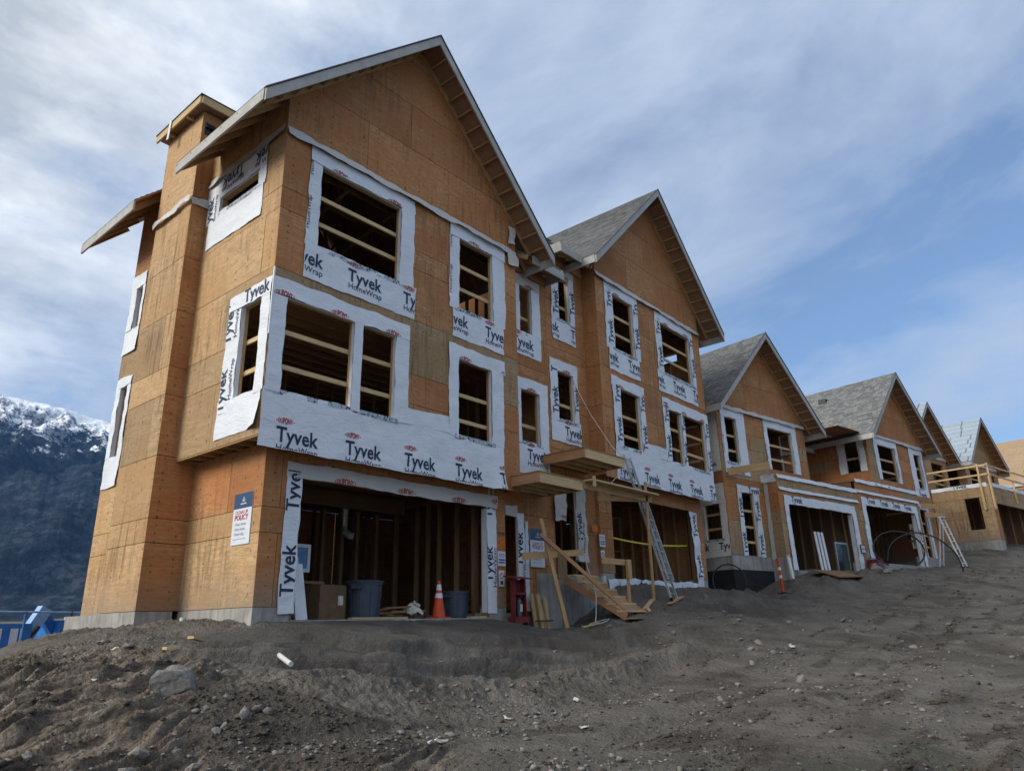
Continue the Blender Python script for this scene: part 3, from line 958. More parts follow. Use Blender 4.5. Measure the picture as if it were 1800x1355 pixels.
# ------------------------------------------------------------------ ground
CTRL = np.array([
    (-6.6, -11.2, -1.92), (-9.5, -8, -1.75), (-3, -14, -1.85), (3, -14, -1.6), (-12, -14, -2.1),
    (-4.6, -4.2, -1.36), (-3.0, -5.6, -1.47), (-1.4, -7.1, -1.60), (0.4, -8.7, -1.62), (1.2, -10.1, -1.62),
    (-3.1, -3.6, -0.98), (-1.0, -2.6, -0.86), (0.9, -3.4, -1.28), (3.0, -3.4, -1.22), (5.2, -3.3, -1.02),
    (0.0, -0.3, -0.33), (0.8, -0.15, -0.25), (3.2, -0.15, -0.25), (5.7, -0.15, -0.26), (3.0, -0.75, -0.34), (5.4, -0.8, -0.36), (0.6, -0.9, -0.42),
    (3.2, 4, -0.7), (-0.5, 0.4, -0.34), (-1.4, 1.2, -0.38), (-0.9, 2.8, -0.29), (-0.9, 4.5, -0.33), (-0.9, 6.4, -0.45),
    (-3.2, 0.7, -0.74), (-2.4, -0.8, -0.60), (-4.6, -0.6, -0.95), (-6.2, -2.4, -1.25), (-3.6, 3.6, -1.15), (-5.5, 6.5, -2.0), (-3.5, 10, -2.1), (-11, 3, -2.3), (2, 14, -1.9), (-8, 14, -2.5),
    (7.0, -0.35, -0.55), (7.27, -1.0, -0.56), (8.0, 0.3, -0.62), (8.6, -1.75, -0.26), (9.6, -0.3, -0.25), (10.9, -1.3, 0.13), (10.6, -0.12, 0.48), (13, -0.12, 0.58), (16.3, -0.12, 0.60), (17.0, -0.6, 0.50),
    (12.6, -2.6, -0.12), (16.5, -2.6, 0.18), (12, 4, 0.3), (17.3, 2.0, 0.35), (18.3, -0.2, 0.30), (18.9, -1.4, 0.42),
    (3.4, -6, -1.40), (8, -5.2, -0.92), (8, -9.5, -1.18), (15.3, -4.6, -0.12), (15.3, -9, -0.55), (14, -15, -0.8),
    (20.9, -1.9, 1.12), (20.5, -3.2, 0.62), (25.7, -2.6, 1.28), (31.6, -3.8, 1.66), (33.6, -3.2, 1.8), (24, -6, 0.75), (24, -9, 0.35), (30, -9, 0.95), (36, -8, 1.6), (27, 4, 1.4),
    (39, -6.8, 2.55), (37.5, -2.0, 2.6), (45, -8.5, 3.1), (47, -13, 2.5), (60, -12, 4.0), (60, 5, 4.5), (40, 14, 2.5), (20, 16, 0.5), (40, -25, 1.5), (10, -25, -0.8), (-15, -25, -2.2), (70, -30, 3.0)], float)


def _tps():
    P = CTRL[:, :2]; n = len(P)
    d = np.linalg.norm(P[:, None] - P[None], axis=2)
    K = np.where(d > 0, d * d * np.log(np.maximum(d, 1e-9)), 0) + np.eye(n) * 0.35
    A = np.zeros((n + 3, n + 3)); A[:n, :n] = K; A[:n, n] = 1; A[:n, n + 1:] = P; A[n, :n] = 1; A[n + 1:, :n] = P.T
    b = np.zeros(n + 3); b[:n] = CTRL[:, 2]
    return np.linalg.solve(A, b)


TPS = _tps()


def ground_base(x, y):
    x = np.asarray(x, float); y = np.asarray(y, float)
    xx = np.clip(x, -30, 80); yy = np.clip(y, -40, 25)
    z = TPS[-3] + TPS[-2] * xx + TPS[-1] * yy
    for (px, py, _), w_ in zip(CTRL, TPS):
        r2 = (xx - px) ** 2 + (yy - py) ** 2
        z = z + w_ * 0.5 * r2 * np.log(np.maximum(r2, 1e-9))
    dist = np.hypot(x - 15, y + 4)
    k = np.clip((dist - 55) / 90, 0, 1); k = k * k * (3 - 2 * k)
    far = np.where(x > 30, 2.0, -3.0) * np.exp(-dist / 800)
    return np.clip(z, -6, 9) * (1 - k) + far * k


def sstep(a, b, x):
    t = np.clip((x - a) / (b - a), 0, 1); return t * t * (3 - 2 * t)


TRACKS = ((-3.6, .26, .05), (-2.6, 0.30, .07), (-1.05, 0.28, .05), (0.55, 0.30, .06), (2.15, 0.27, .08), (3.2, .24, .06))


def ground_full(x, y):
    """height and soil zones (bank, silt, churned)"""
    x = np.asarray(x, float); y = np.asarray(y, float)
    z = ground_base(x, y)
    near = 1 - sstep(60, 140, np.hypot(x - 5, y + 5))
    road = sstep(-3.2, -5.6, y + 0.04 * x + 0.35 * pnoise(x * 0.3, y * 0.3)) * sstep(-5.5, -2.5, x + 1.2 * pnoise(x * .5, y * .5))
    bank = 1 - road
    leftb = sstep(-1.6, -2.7, x + 0.15 * y + 0.6 * pnoise(x * .6, y * .6 + 3)) * sstep(4.0, 0.5, y) * sstep(-6.6, -5.4, y + 0.8 * pnoise(x * .7, y * .7))
    fan = np.exp(-(((x + 2.15 + 0.3 * pnoise(x, y)) / 0.95) ** 2 + ((y + 4.5) / 1.35) ** 2))
    leftb = leftb * (1 - sstep(0.2, 0.6, fan))
    silt = sstep(0.1, -0.35, y + 0.1 * pnoise(x, y)) * sstep(-3.9, -2.6, y + 0.4 * pnoise(x * .8, y * .8 + 5)) * sstep(-2.2, -0.7, x + 0.5 * pnoise(x * .9 + 4, y * .9)) * sstep(7.6, 6.2, x)
    silt2 = sstep(-1.8, -2.4, y) * sstep(-4.2, -3.2, y) * sstep(10.5, 12, x) * sstep(19, 16, x)
    silt = np.maximum(silt, silt2 * 0.8) * (1 - leftb)
    rough = 1 - 0.88 * silt
    z = z + near * (0.075 * fbm(x * 0.45, y * 0.45, 2) + rough * (bank * 0.040 * fbm(x * 1.5, y * 1.5, 3) + 0.018 * fbm(x * 4.1, y * 4.1, 3) * (0.4 + bank) + 0.010 * fbm(x * 13, y * 13, 3) + 0.004 * fbm(x * 41, y * 41, 2)))
    # spoil thrown up round the trench before the third house
    for hx, hy, sx_, sy_, ah in ((20.0, -3.0, 1.1, 0.5, .34), (22.4, -3.7, 1.3, .45, .30), (18.6, -2.5, .8, .5, .22), (24.6, -4.4, 1.2, .4, .16), (13.8, -2.3, 1.6, .5, .20)):
        z = z + ah * np.exp(-((x - hx) / sx_) ** 2 - ((y - hy) / sy_) ** 2) * (1 + 0.9 * fbm(x * 2.2, y * 2.2, 3))
    # crumbly, faceted soil: sharp ridged noise
    rg = lambda f, s_: 1 - 2.2 * np.abs(pnoise(x * f + s_, y * f - s_))
    patch = 0.15 + 1.0 * sstep(-0.1, 0.3, fbm(x * 0.7 + 4, y * 0.9, 2))
    z = z + near * rough * (1 - 0.75 * leftb) * (0.30 + 0.70 * bank) * patch * (0.030 * rg(3.3, 1.7) + 0.020 * rg(7.1, 5.2) + 0.012 * rg(15.3, 8.8))
    # clods
    cl = np.abs(fbm(x * 5.3 + 9, y * 5.3, 3)); z = z + near * bank * rough * (1 - 0.6 * leftb) * (0.045 - 0.11 * cl).clip(0) * 0.9
    # bucket-scraped grooves on the left bank: long overlapping plates
    a = R(19); u = x * math.cos(a) + y * math.sin(a); v = -x * math.sin(a) + y * math.cos(a)
    v2 = v + 0.16 * pnoise(u * 0.6, v * 0.8) + 0.05 * pnoise(u * 2.3, v * 1.9)
    s1 = v2 * 4.6 + 1.5 * pnoise(u * 0.75 + 2, v2 * 1.3) + 0.4 * pnoise(u * 2.9, v2 * 3); s1 = s1 - np.floor(s1)
    s2 = v2 * 10.5 + 1.7 * pnoise(u * 1.3 + 8, v2 * 2.2); s2 = s2 - np.floor(s2)
    saw = lambda s_: 1.25 * sstep(0, 0.34, s_) * (1 - s_)
    k1 = 0.1 + 1.1 * sstep(-0.25, 0.35, pnoise(u * 1.3 + 5, v * 2.1)); k2 = 0.1 + 1.1 * sstep(-0.2, 0.3, pnoise(u * 2.1 + 15, v * 3.1))
    z = z + leftb * (0.14 * k1 * saw(s1) + 0.07 * k2 * saw(s2) - 0.11)
    # sliding benches of loose silt below the garage
    w_ = y * 1.05 + x * 0.50 + 0.55 * pnoise(x * 0.6, y * 0.7) + 0.10 * pnoise(x * 2.1, y * 2.1)
    fr_ = w_ - np.floor(w_)
    w2 = y * 1.9 - x * 0.9 + 0.8 * pnoise(x * 0.9 + 6, y * 0.9); fr2 = w2 - np.floor(w2)
    z = z + silt * sstep(-0.7, -1.5, y) * (0.36 * (sstep(0, 0.20, fr_) * (1 - fr_) - 0.35) + 0.05 * (sstep(0, 0.22, fr2) * (1 - fr2) - 0.35)) * (0.5 + 0.9 * sstep(-.2, .3, pnoise(x * .8 + 3, y * .8)))
    rl = y + 3.55 + 0.10 * x + 0.35 * pnoise(x * 0.8, x * 0 + 1.1)
    z = z + near * np.exp(-(rl / 0.33) ** 2) * sstep(-2.5, -0.8, x) * sstep(9, 6, x) * (0.10 + 0.10 * pnoise(x * 1.6, y * 1.6) + 0.05 * rg(4.3, 2.2))
    # loose soil never stands above the garage slabs
    cap = -0.235 + 0.20 * np.minimum(y + 0.15, 0) + 3 * sstep(0.3, -0.6, x) + 3 * sstep(6.2, 7.2, x) + 3 * sstep(-2.6, -3.6, y)
    z = np.minimum(z, cap)
    # wheel ruts and tread marks along the road
    t = y + 7.1 - 0.075 * x + 0.5 * pnoise(x * 0.11, x * 0 + 3.3)
    churn = np.zeros_like(z)
    for c0, wd, dp in TRACKS:
        q = np.exp(-((t - c0) / wd) ** 2); sh = np.exp(-((np.abs(t - c0) - wd * 1.35) / (wd * 0.62)) ** 2)
        br = np.clip(0.6 + 1.2 * pnoise(x * 0.28 + c0 * 3, x * 0 + c0), 0.1, 1.2)
        cl2 = sstep(-0.25, 0.35, fbm(x * 0.8 + c0, y * 2.2, 4))
        z = z + near * road * br * (-1.5 * dp * q + sh * cl2 * (dp * 0.6 + 0.010 * rg(6.1, c0 + 3) + 0.016 * rg(14.1, c0)))
        z = z + near * road * br * 0.008 * q * np.sin(x * 40 + 10 * np.abs(t - c0) / wd)
        churn = np.maximum(churn, road * br * (sh * cl2 + 0.35 * q))
    churn = np.maximum(churn, 0.75 * road * sstep(0.15, 0.45, fbm(x * 0.55 + 31, y * 1.9, 4)))
    churn = np.maximum(churn * (1 - leftb) * (1 - silt), sstep(0.25, 0.6, fan + 0.25 * fbm(x * 2, y * 2, 3)))
    return z, leftb, silt, np.clip(churn, 0, 1)


def ground_z(x, y): return ground_full(x, y)[0]


def gz(x, y): return float(ground_z(np.array([x]), np.array([y]))[0])


def make_ground():
    cx, cy = -6.6, -11.2
    va = math.degrees(math.atan2(0.612, 0.725))
    th = np.concatenate([np.linspace(va - 42, va + 42, 760, endpoint=False), np.linspace(va + 42, va + 318, 170, endpoint=False)])
    th = np.radians(th); nt = len(th)
    r = [0.0, 1.0, 2.0, 3.0]
    while r[-1] < 14: r.append(r[-1] * 1.0036)
    while r[-1] < 60: r.append(r[-1] * 1.009)
    while r[-1] < 9000: r.append(r[-1] * 1.16)
    r = np.array(r[1:]); nr = len(r)
    X = cx + r[:, None] * np.cos(th)[None]; Y = cy + r[:, None] * np.sin(th)[None]
    Z, zb_, zs_, zc_ = ground_full(X.ravel(), Y.ravel())
    V = np.stack([X.ravel(), Y.ravel(), Z], 1)
    V = np.vstack([V, [[cx, cy, gz(cx, cy)]]])
    i = np.arange(nr - 1)[:, None]; j = np.arange(nt)[None]; jn = (j + 1) % nt
    Q = np.stack([i * nt + j, (i + 1) * nt + j, (i + 1) * nt + jn, i * nt + jn], -1).reshape(-1, 4)
    T = np.stack([np.full(nt, len(V) - 1), np.arange(nt), (np.arange(nt) + 1) % nt], 1)
    me = bpy.data.meshes.new('ground')
    me.vertices.add(len(V)); me.vertices.foreach_set('co', V.ravel())
    me.loops.add(Q.size + T.size); me.loops.foreach_set('vertex_index', np.concatenate([Q.ravel(), T.ravel()]).astype(np.int32))
    npoly = len(Q) + len(T); me.polygons.add(npoly)
    st = np.concatenate([np.arange(len(Q)) * 4, len(Q) * 4 + np.arange(len(T)) * 3]).astype(np.int32)
    me.polygons.foreach_set('loop_start', st)
    me.polygons.foreach_set('use_smooth', np.ones(npoly, bool))
    me.materials.append(MATS['dirt'])
    at = me.attributes.new('soil', 'FLOAT_VECTOR', 'POINT')
    at.data.foreach_set('vector', np.vstack([np.stack([zb_, zs_, zc_], 1), [[0, 0, 0]]]).astype(np.float32).ravel())
    me.update(calc_edges=True); me.validate()
    o = bpy.data.objects.new('ground', me); COL.objects.link(o)
    tag(o, kind='structure')


make_ground()


def make_mountains():
    a = np.concatenate([np.linspace(62, 88, 420, endpoint=False), np.linspace(88, 422, 320, endpoint=False)])
    th = np.radians(a); nt = len(th)
    r = np.concatenate([np.linspace(1300, 3000, 60, endpoint=False), np.linspace(3000, 5200, 150)]); nr = len(r)
    A = np.degrees(th)
    # crest height as tangent of elevation, by azimuth
    key = np.array([(62, .235), (66, .240), (70.4, .249), (72, .252), (74.5, .262), (77.1, .268), (80, .262), (85, .245), (100, .25), (130, .22), (160, .16), (200, .10), (250, .08), (300, .07), (350, .07), (385, .09), (405, .16), (422, .235)])
    crest = np.interp(A, key[:, 0], key[:, 1])
    RR, AA = np.meshgrid(r, th, indexing='ij')
    X = RR * np.cos(AA); Y = RR * np.sin(AA)
    t = np.clip((RR - 1300) / (4050 - 1300), 0, 1)
    back = np.clip((RR - 4050) / 1150, 0, 1)
    prof = 0.10 * sstep(0, .25, t) + 0.90 * t ** 1.35
    H = (crest[None] * 4050 + 6) * prof * (1 - 0.55 * back)
    rid = 1 - np.abs(fbm(X * 0.0016 + 5, Y * 0.0016, 4))
    H = H + np.sin(np.pi * np.clip(t, 0, 1) * 0.96) * ((rid - 0.7) * 420) * np.clip(crest[None] / .25, 0, 1)
    gul = fbm(AA * 60, RR * 0.0012, 4)
    H = H + (gul * 26 + fbm(X * 0.0035, Y * 0.0035, 3) * 70 + fbm(X * 0.012, Y * 0.012, 4) * 34 + fbm(X * .045, Y * .045, 2) * 12) * t * (1 - 0.85 * sstep(.86, 1, t))
    V = np.stack([X.ravel() - 6.6, Y.ravel() - 11.2, H.ravel() - 12], 1)
    i = np.arange(nr - 1)[:, None]; j = np.arange(nt)[None]; jn = (j + 1) % nt
    Q = np.stack([i * nt + j, (i + 1) * nt + j, (i + 1) * nt + jn, i * nt + jn], -1).reshape(-1, 4)
    me = bpy.data.meshes.new('mountains')
    me.vertices.add(len(V)); me.vertices.foreach_set('co', V.ravel())
    me.loops.add(Q.size); me.loops.foreach_set('vertex_index', Q.ravel().astype(np.int32))
    me.polygons.add(len(Q)); me.polygons.foreach_set('loop_start', (np.arange(len(Q)) * 4).astype(np.int32))
    me.polygons.foreach_set('use_smooth', np.ones(len(Q), bool))
    me.materials.append(MATS['mountain_face'])
    me.update(calc_edges=True); me.validate()
    o = bpy.data.objects.new('mountains', me); COL.objects.link(o); tag(o, kind='structure')


make_mountains()


def make_haze():
    mb = MB(); mb.box(-9400, 9400, -9400, 9400, -40, 1500)
    m = bpy.data.materials.new('haze_air'); m.use_nodes = True; m.node_tree.nodes.clear()
    w = NT(m.node_tree)
    v = w.n('ShaderNodeVolumePrincipled')
    v.inputs['Color'].default_value = (0.18, 0.46, 1.0, 1); v.inputs['Density'].default_value = HAZE; v.inputs['Anisotropy'].default_value = 0.2
    w.n('ShaderNodeOutputMaterial', Volume=v.outputs[0])
    MATS['haze_air'] = m
    tag(mb.build('haze', 'haze_air'), kind='stuff')


HAZE = 5e-5  # per metre
make_haze()

# ------------------------------------------------------------------ the three-storey townhouse pair
def house_a(label, loc, mir, first):
    E = thing('townhouse', label, 'house', loc, 0, 'townhouses under construction')
    h = House(E, mir)
    F2, F3, TOP = 2.76, 5.94, 8.87
    fr, lf, rc = Wall(h, 'front', -0.4), Wall(h, 'left', -0.4), Wall(h, 'front', 0.1)
    gf, gl = Wall(h, 'front', 0.0), Wall(h, 'left', 0.0)
    XR, XP, YB = 6.47, 8.37, 6.1
    AP = 3.035
    A = (0.44, 2.53, 6.69, 8.50); Bw = (4.37, 5.56, 6.69, 8.52)
    D1 = (-0.10, 1.43, 3.63, 5.40); D2 = (1.64, 2.50, 3.63, 5.40); Ew = (4.36, 5.46, 3.63, 5.41)
    Sw = (-0.10, 0.60, 3.62, 5.42); Sl = (0.47, 2.0, 8.06, 8.40)
    Cw = (7.20, 7.73, 7.13, 8.50); Lw = (7.17, 7.93, 4.09, 5.48)
    r1 = (5.44, 5.75, 6.46, 7.50); r2 = (5.47, 5.83, 3.36, 5.00)
    redw = lambda s, z: 'ply_weathered' if (4.6 < z < 6.0 and random.random() < 0.45) else 'ply_red'
    blond = lambda s, z: 'ply_weathered' if (2.7 < z < 6.0 and random.random() < 0.75) else ('ply_red' if z > 7 and random.random() < .25 else 'ply_blond')
    # front, upper two storeys and gable
    g0 = -0.4; g1 = XR
    apexw = TOP + (AP + 0.4) * 1.0 + 0.12
    sheets(fr, [(g0, F2 - 0.16), (g1, F2 - 0.16), (g1, 9.77), (AP, 9.77 + (AP + 0.4)), (g0, 9.77)], [A, Bw, D1, D2, Ew],
           [F2 - 0.16, 4.04, 4.70, 5.94, 7.18, 7.64, 8.87, 10.22, 11.44, 12.66, 13.3], redw, phase=1.95)
    # left side, upper storeys
    if first:
        sheets(lf, [(-0.388, F2 + 0.02), (2.6, F2 + 0.02), (2.6, 9.75), (-0.388, 9.75)], [Sw, Sl], [F2 + 0.02, 4.05, 4.71, 5.95, 7.19, 7.64, 8.87, 9.75], blond, phase=1.3)
        sheets(lf, [(4.27, -0.02), (YB, -0.02), (YB, 9.75), (4.27, 9.75)], [r1, r2], [-0.02, 1.21, 1.66, 2.88, 4.1, 4.7, 5.92, 7.1, 8.3, 9.75], blond, phase=2.0)
    else:
        sheets(lf, [(-0.388, F2 + 0.02), (YB, F2 + 0.02), (YB, 9.45), (-0.388, 9.45)], [Sw, Sl], [F2 + 0.02, 4.05, 5.95, 7.19, 8.5, 9.45], 'ply_red')
        sheets(gl, [(0, 0), (YB, 0), (YB, F2), (0, F2)], [], [0, 1.22, 2.44, F2], 'ply_red')
    # recessed entry bay
    sheets(rc, [(XR, 3.2), (XP - 0.004, 3.2), (XP - 0.004, 9.2), (XR, 9.2)], [Cw, Lw], [3.2, 4.4, 4.72, 5.9, 6.16, 7.1, 7.6, 8.8, 9.2], 'ply_red', phase=3)
    rt = Wall(h, 'right', XR)
    sheets(rt, [(-0.4 + 0.013, F2 - 0.1), (0.1, F2 - 0.1), (0.1, 9.6), (-0.387, 9.6)], [], [F2 - 0.1, 3.98, 4.70, 5.94, 7.0, 8.2, 9.6], 'ply_red')
    # ground floor front, with the wide garage opening
    G = (0.75, 5.71, -0.3, 2.23)
    sheets(gf, [(0, 0), (6.35, 0), (6.35, 2.78), (0, 2.78)], [G], [0, 1.22, 1.66, 2.78], 'ply_red', phase=0.35)
    if first:
        sheets(gl, [(0.013, 0), (2.6, 0), (2.6, 2.78), (0.013, 2.78)], [], [0, 1.22, 1.66, 2.78], lambda s, z: 'ply_red' if random.random() < .25 else 'ply_blond', phase=1.45)
    gr = Wall(h, 'right', 6.35)
    sheets(gr, [(0.013, 0), (0.6, 0), (0.6, 2.78), (0.013, 2.78)], [], [0, 1.22, 2.78], 'ply_red')
    ent = Wall(h, 'front', 0.105)
    if first:
        sheets(ent, [(6.37, -0.1), (XP, -0.1), (XP, 3.2), (6.37, 3.2)], [(6.42, 6.86, -0.2, 2.12)], [-0.1, 1.0, 2.2, 3.2], 'ply_red', phase=1.1)
    else:
        sheets(ent, [(6.37, -0.1), (XP, -0.1), (XP, 3.2), (6.37, 3.2)], [(6.98, 8.30, -0.2, 2.3)], [-0.1, 1.0, 2.2, 3.2], 'ply_red', phase=0.7)
    # rear wall and party wall
    bk = Wall(h, 'back', YB)
    sheets(bk, [(-0.4, 0), (XP, 0), (XP, 9.3), (-0.4, 9.3)], [], [0, 2.76, 5.94, 9.3], 'ply_red')
    sheets(bk, [(-0.4, 9.3), (XR, 9.3), (XR, 9.75), (AP, 9.75 + AP + 0.4), (-0.4, 9.75)], [], [9.31, 13.25], 'ply_red')
    h.part('party_wall', 'ply_red', [(XP - 0.03, XP - 0.005, 0.15, YB - 0.02, 0, 9.1)])
    # foundation
    fb = [(-0.0, 0.70, 0.004, 0.3, -1.6, -0.003), (5.78, 6.35, 0.004, 0.3, -1.6, -0.003), (0.22 if first else 0, 8.3, 5.9, YB - 0.01, -1.6, -0.003)]
    if first: fb += [(0.003, 0.3, 0.302, 2.58, -1.6, -0.004), (-0.60, 0.2, 4.30, 6.35, -1.6, -0.015)]
    for q in fb: h.part('foundation_wall', 'concrete', [q])
    h.part('garage_slab', 'concrete', [(0.70, 5.78, -0.03, 6.0, -0.55, -0.21)])
    h.part('slab_edge', 'concrete', [(5.9, 8.3, 0.32, 5.9, -0.5, -0.1)])
    if not first:
        h.part('entry_foundation', 'concrete', [(6.36, 9.12, 0.02, 0.32, -1.9, -0.1)])
    # floors
    h.part('floor_deck', 'lumber_old_shaded', [(-0.386, XR - 0.02, -0.386, YB - 0.02, F2 + 0.27, F2 + 0.30), (XR - 0.02, XP - 0.04, 0.12, YB - 0.02, F2 + 0.27, F2 + 0.30)])
    h.part('floor_deck', 'lumber_joist', [(-0.386, XR - 0.02, -0.386, YB - 0.02, F3 + 0.0, F3 + 0.03), (XR - 0.02, XP - 0.04, 0.12, YB - 0.02, F3, F3 + 0.03)])
    y = -0.05
    while y < YB - 0.2:
        h.part('floor_joist', 'lumber_joist', [(-0.37, XR - 0.05, y, y + 0.045, F3 - 0.25, F3 - 0.002)])
        if y > 0.05:
            h.part('floor_joist', 'lumber_old_shaded', [(-0.0, XR - 0.1, y, y + 0.045, F2 + 0.02, F2 + 0.268)])
        y += 0.406
    # overhang: rim, short joists and their soffit strip on the left side and front
    if first:
        h.part('rim_board', 'lumber', [(-0.387, -0.345, -0.34, 2.58, F2 + 0.0, F2 + 0.26)])
        for i in range(7):
            yy = 0.05 + i * 0.42
            h.part('overhang_joist', 'lumber', [(-0.34, 0.35, yy, yy + 0.045, F2 + 0.015, F2 + 0.255)])
    h.part('rim_board', 'lumber', [(-0.34, XR - 0.02, -0.386, -0.345, F2 - 0.15, F2 + 0.26)])
    h.part('overhang_soffit', 'ply_red', [(-0.34, XR - 0.02, -0.34, -0.02, F2 + 0.0, F2 + 0.018)])
    # garage interior: stud partition down the right side, back partition, header, junk
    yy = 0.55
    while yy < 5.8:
        h.part('stud', 'lumber_old_shaded', [(5.86, 6.0, yy, yy + (0.09 if random.random() < .25 else 0.042), -0.17, 2.55)])
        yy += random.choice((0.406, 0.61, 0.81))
    h.part('wall_plate', 'lumber_old_shaded', [(5.86, 6.0, 0.4, 5.9, -0.208, -0.172), (5.86, 6.0, 0.4, 5.9, 2.552, 2.64)])
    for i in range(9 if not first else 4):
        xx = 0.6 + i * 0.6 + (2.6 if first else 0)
        h.part('stud', 'lumber_old_shaded', [(xx, xx + 0.042, 5.72, 5.86, -0.2, 2.76)])
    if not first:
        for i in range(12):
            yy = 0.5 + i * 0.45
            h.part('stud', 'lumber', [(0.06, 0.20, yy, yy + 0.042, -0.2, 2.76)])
    h.part('beam', 'lumber_old_shaded', [(0.3, 5.85, 3.0, 3.12, 2.38, 2.74)])
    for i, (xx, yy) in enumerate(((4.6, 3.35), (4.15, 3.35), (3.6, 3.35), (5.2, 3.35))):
        h.part('post', 'lumber_old_shaded', [(xx, xx + 0.09, yy, yy + 0.14, -0.2, 2.38)])
    # upper partitions
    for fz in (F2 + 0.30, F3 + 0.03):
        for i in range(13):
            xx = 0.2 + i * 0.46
            h.part('stud', 'lumber_pink' if i % 2 else 'lumber_old_shaded', [(xx, xx + 0.042, 3.7, 3.8, fz, fz + 2.6)])
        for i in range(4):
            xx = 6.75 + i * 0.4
            h.part('stud', 'lumber_old_shaded', [(xx, xx + 0.042, 1.6, 1.7, fz, fz + 2.6)])
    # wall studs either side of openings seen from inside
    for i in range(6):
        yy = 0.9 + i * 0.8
        h.part('stud', 'lumber_old_shaded', [(-0.385, -0.25, yy, yy + 0.042, F2 + 0.3, F3 - 0.25)])
        h.part('stud', 'lumber_old_shaded', [(XR - 0.15, XR - 0.02, yy, yy + 0.042, F2 + 0.3, F3 - 0.25)])
    # roof trusses seen through the top window
    for i in range(6):
        yy = 0.5 + i * 0.9
        h.beam('truss_chord', 'lumber_old_shaded', (-0.35, yy, 8.98), (XR - 0.05, yy, 8.98), 0.04, 0.09)
        for xa, xb, zb in ((0.9, 1.8, 10.9), (2.2, 1.8, 10.9), (2.2, 3.03, 12.2), (3.9, 3.03, 12.2), (3.9, 4.6, 10.6), (5.2, 4.6, 10.6)):
            h.beam('truss_web', 'lumber_old_shaded', (xa, yy, 9.02), (xb, yy, zb), 0.04, 0.09, up=(0, 1, 0))
    for i in range(3):
        h.beam('ceiling_strap', 'lumber_old_shaded', (0.2 + i * 1.3, 0.1, 8.72), (0.9 + i * 1.3, 5.9, 8.72), 0.09, 0.03)

    # windows and their dressing
    window(fr, *A); window(fr, *Bw); window(fr, *D1, rails=(0.28, 0.66)); window(fr, *D2, rails=(0.28, 0.66)); window(fr, *Ew, rails=(0.22, 0.56))
    window(rc, *Cw, rails=(0.36,)); window(rc, *Lw, rails=(0.34,))
    if first:
        window(lf, *Sw, rails=(0.28, 0.62)); window(lf, *Sl, rails=(), lining=0.03)
        window(lf, *r1, rails=()); window(lf, *r2, rails=())
    else:
        window(lf, *Sw, rails=(0.28, 0.62)); window(lf, *Sl, rails=())
    jl = 'H' if first else 'T'
    s = -1 if mir else 1
    framed_wrap(fr, A[0], A[1], A[2], A[3], 0.17, 2.93, 5.95, 8.84, jl=jl, start=1.02 - 1.453, ap=(0.18, 3.0))
    framed_wrap(fr, Bw[0], Bw[1], Bw[2], Bw[3], 4.05, 6.02, 5.93, 8.86, jl=jl, start=1.1 - 1.453, ap=(4.16, 5.94))
    # the wide band under the second-storey windows
    b0, b1 = (-0.415, 5.88)
    if first:
        def curl(u, v):
            k = np.maximum(0.0, (u - 0.93) / 0.07) * np.maximum(0.0, 1 - v * 2.2)
            return 0.10 * k + 0.015 * np.maximum(0, 0.25 - v)
        wrap(fr, b0, b1, 2.58, 3.63, auto_letters(fr, b0, b1, 2.6, 3.6, 0.315, ztop=3.02), lift=curl, rag=0.03)
        wrap(fr, 2.80, 4.2, 3.60, 3.92, (), under=0.003, dz1=0.06)
    else:
        wrap(fr, -0.415, 5.92, 2.58, 3.63, auto_letters(fr, -0.415, 5.92, 2.6, 3.6, 0.1, ztop=3.05), rag=0.03)
        wrap(fr, 2.80, 4.2, 3.60, 3.95, (), under=0.003)
    # second-storey double window: jambs, wrapped mullion, head
    wrap(fr, -0.40, -0.10, 3.58, 5.42, jamb_letters(fr, -0.4, -0.1, 3.6, 5.4, 0.05, 1.2, 0.8, not first), under=0.004)
    wrap(fr, 1.43, 1.64, 3.58, 5.45, jamb_letters(fr, 1.43, 1.64, 3.6, 5.4, 0.1, 1.1, 0.75, not first), under=0.004, rag=0.006)
    wrap(fr, 2.50, 2.87, 3.58, 5.6, jamb_letters(fr, 2.5, 2.87, 3.6, 5.4, 0.1, 1.2, 0.8, not first), under=0.004)
    hl = [('D', fr.rng(-0.4, 2.87)[0] + q, 5.37, 0.42) for q in (0.02, 1.25, 2.6)]
    wrap(fr, -0.40, 2.87, 5.40, 5.75, hl, under=0.009)
    wrap(fr, -0.22, 2.62, 3.54, 3.632, (), 'sill_tape', 'sill_tape', rag=0.006, amp=0.003, under=0.013)
    # E window
    wrap(fr, 4.06, 4.36, 3.57, 5.5, jamb_letters(fr, 4.06, 4.36, 3.6, 5.4, 0.1, 1.2, 0.8, not first), under=0.006)
    wrap(fr, 5.46, 5.90, 3.57, 5.5, jamb_letters(fr, 5.46, 5.9, 3.6, 5.4, 0.1, 1.2, 0.8, not first), under=0.006)
    wrap(fr, 4.06, 5.96, 5.41, 5.74, [('D', fr.rng(4.06, 5.96)[0] + 0.3, 5.37, 0.42), ('D', fr.rng(4.06, 5.96)[0] + 1.75, 5.37, 0.42)], under=0.010)
    wrap(fr, 4.24, 5.58, 3.54, 3.632, (), 'sill_tape', 'sill_tape', rag=0.006, amp=0.003, under=0.015)
    # entry bay windows
    framed_wrap(rc, Cw[0], Cw[1], Cw[2], Cw[3], 6.95, 8.09, 6.44, 8.80, jl='H' if first else 'T', start=0.85 - 0.9 if first else -0.55, top_dull=True)
    framed_wrap(rc, Lw[0], Lw[1], Lw[2], Lw[3], 6.98, 8.30, 3.42 if not first else 3.25, 5.80, jl='H' if first else 'T', start=0.62, ap=(6.75 if first else 6.9, 8.30))
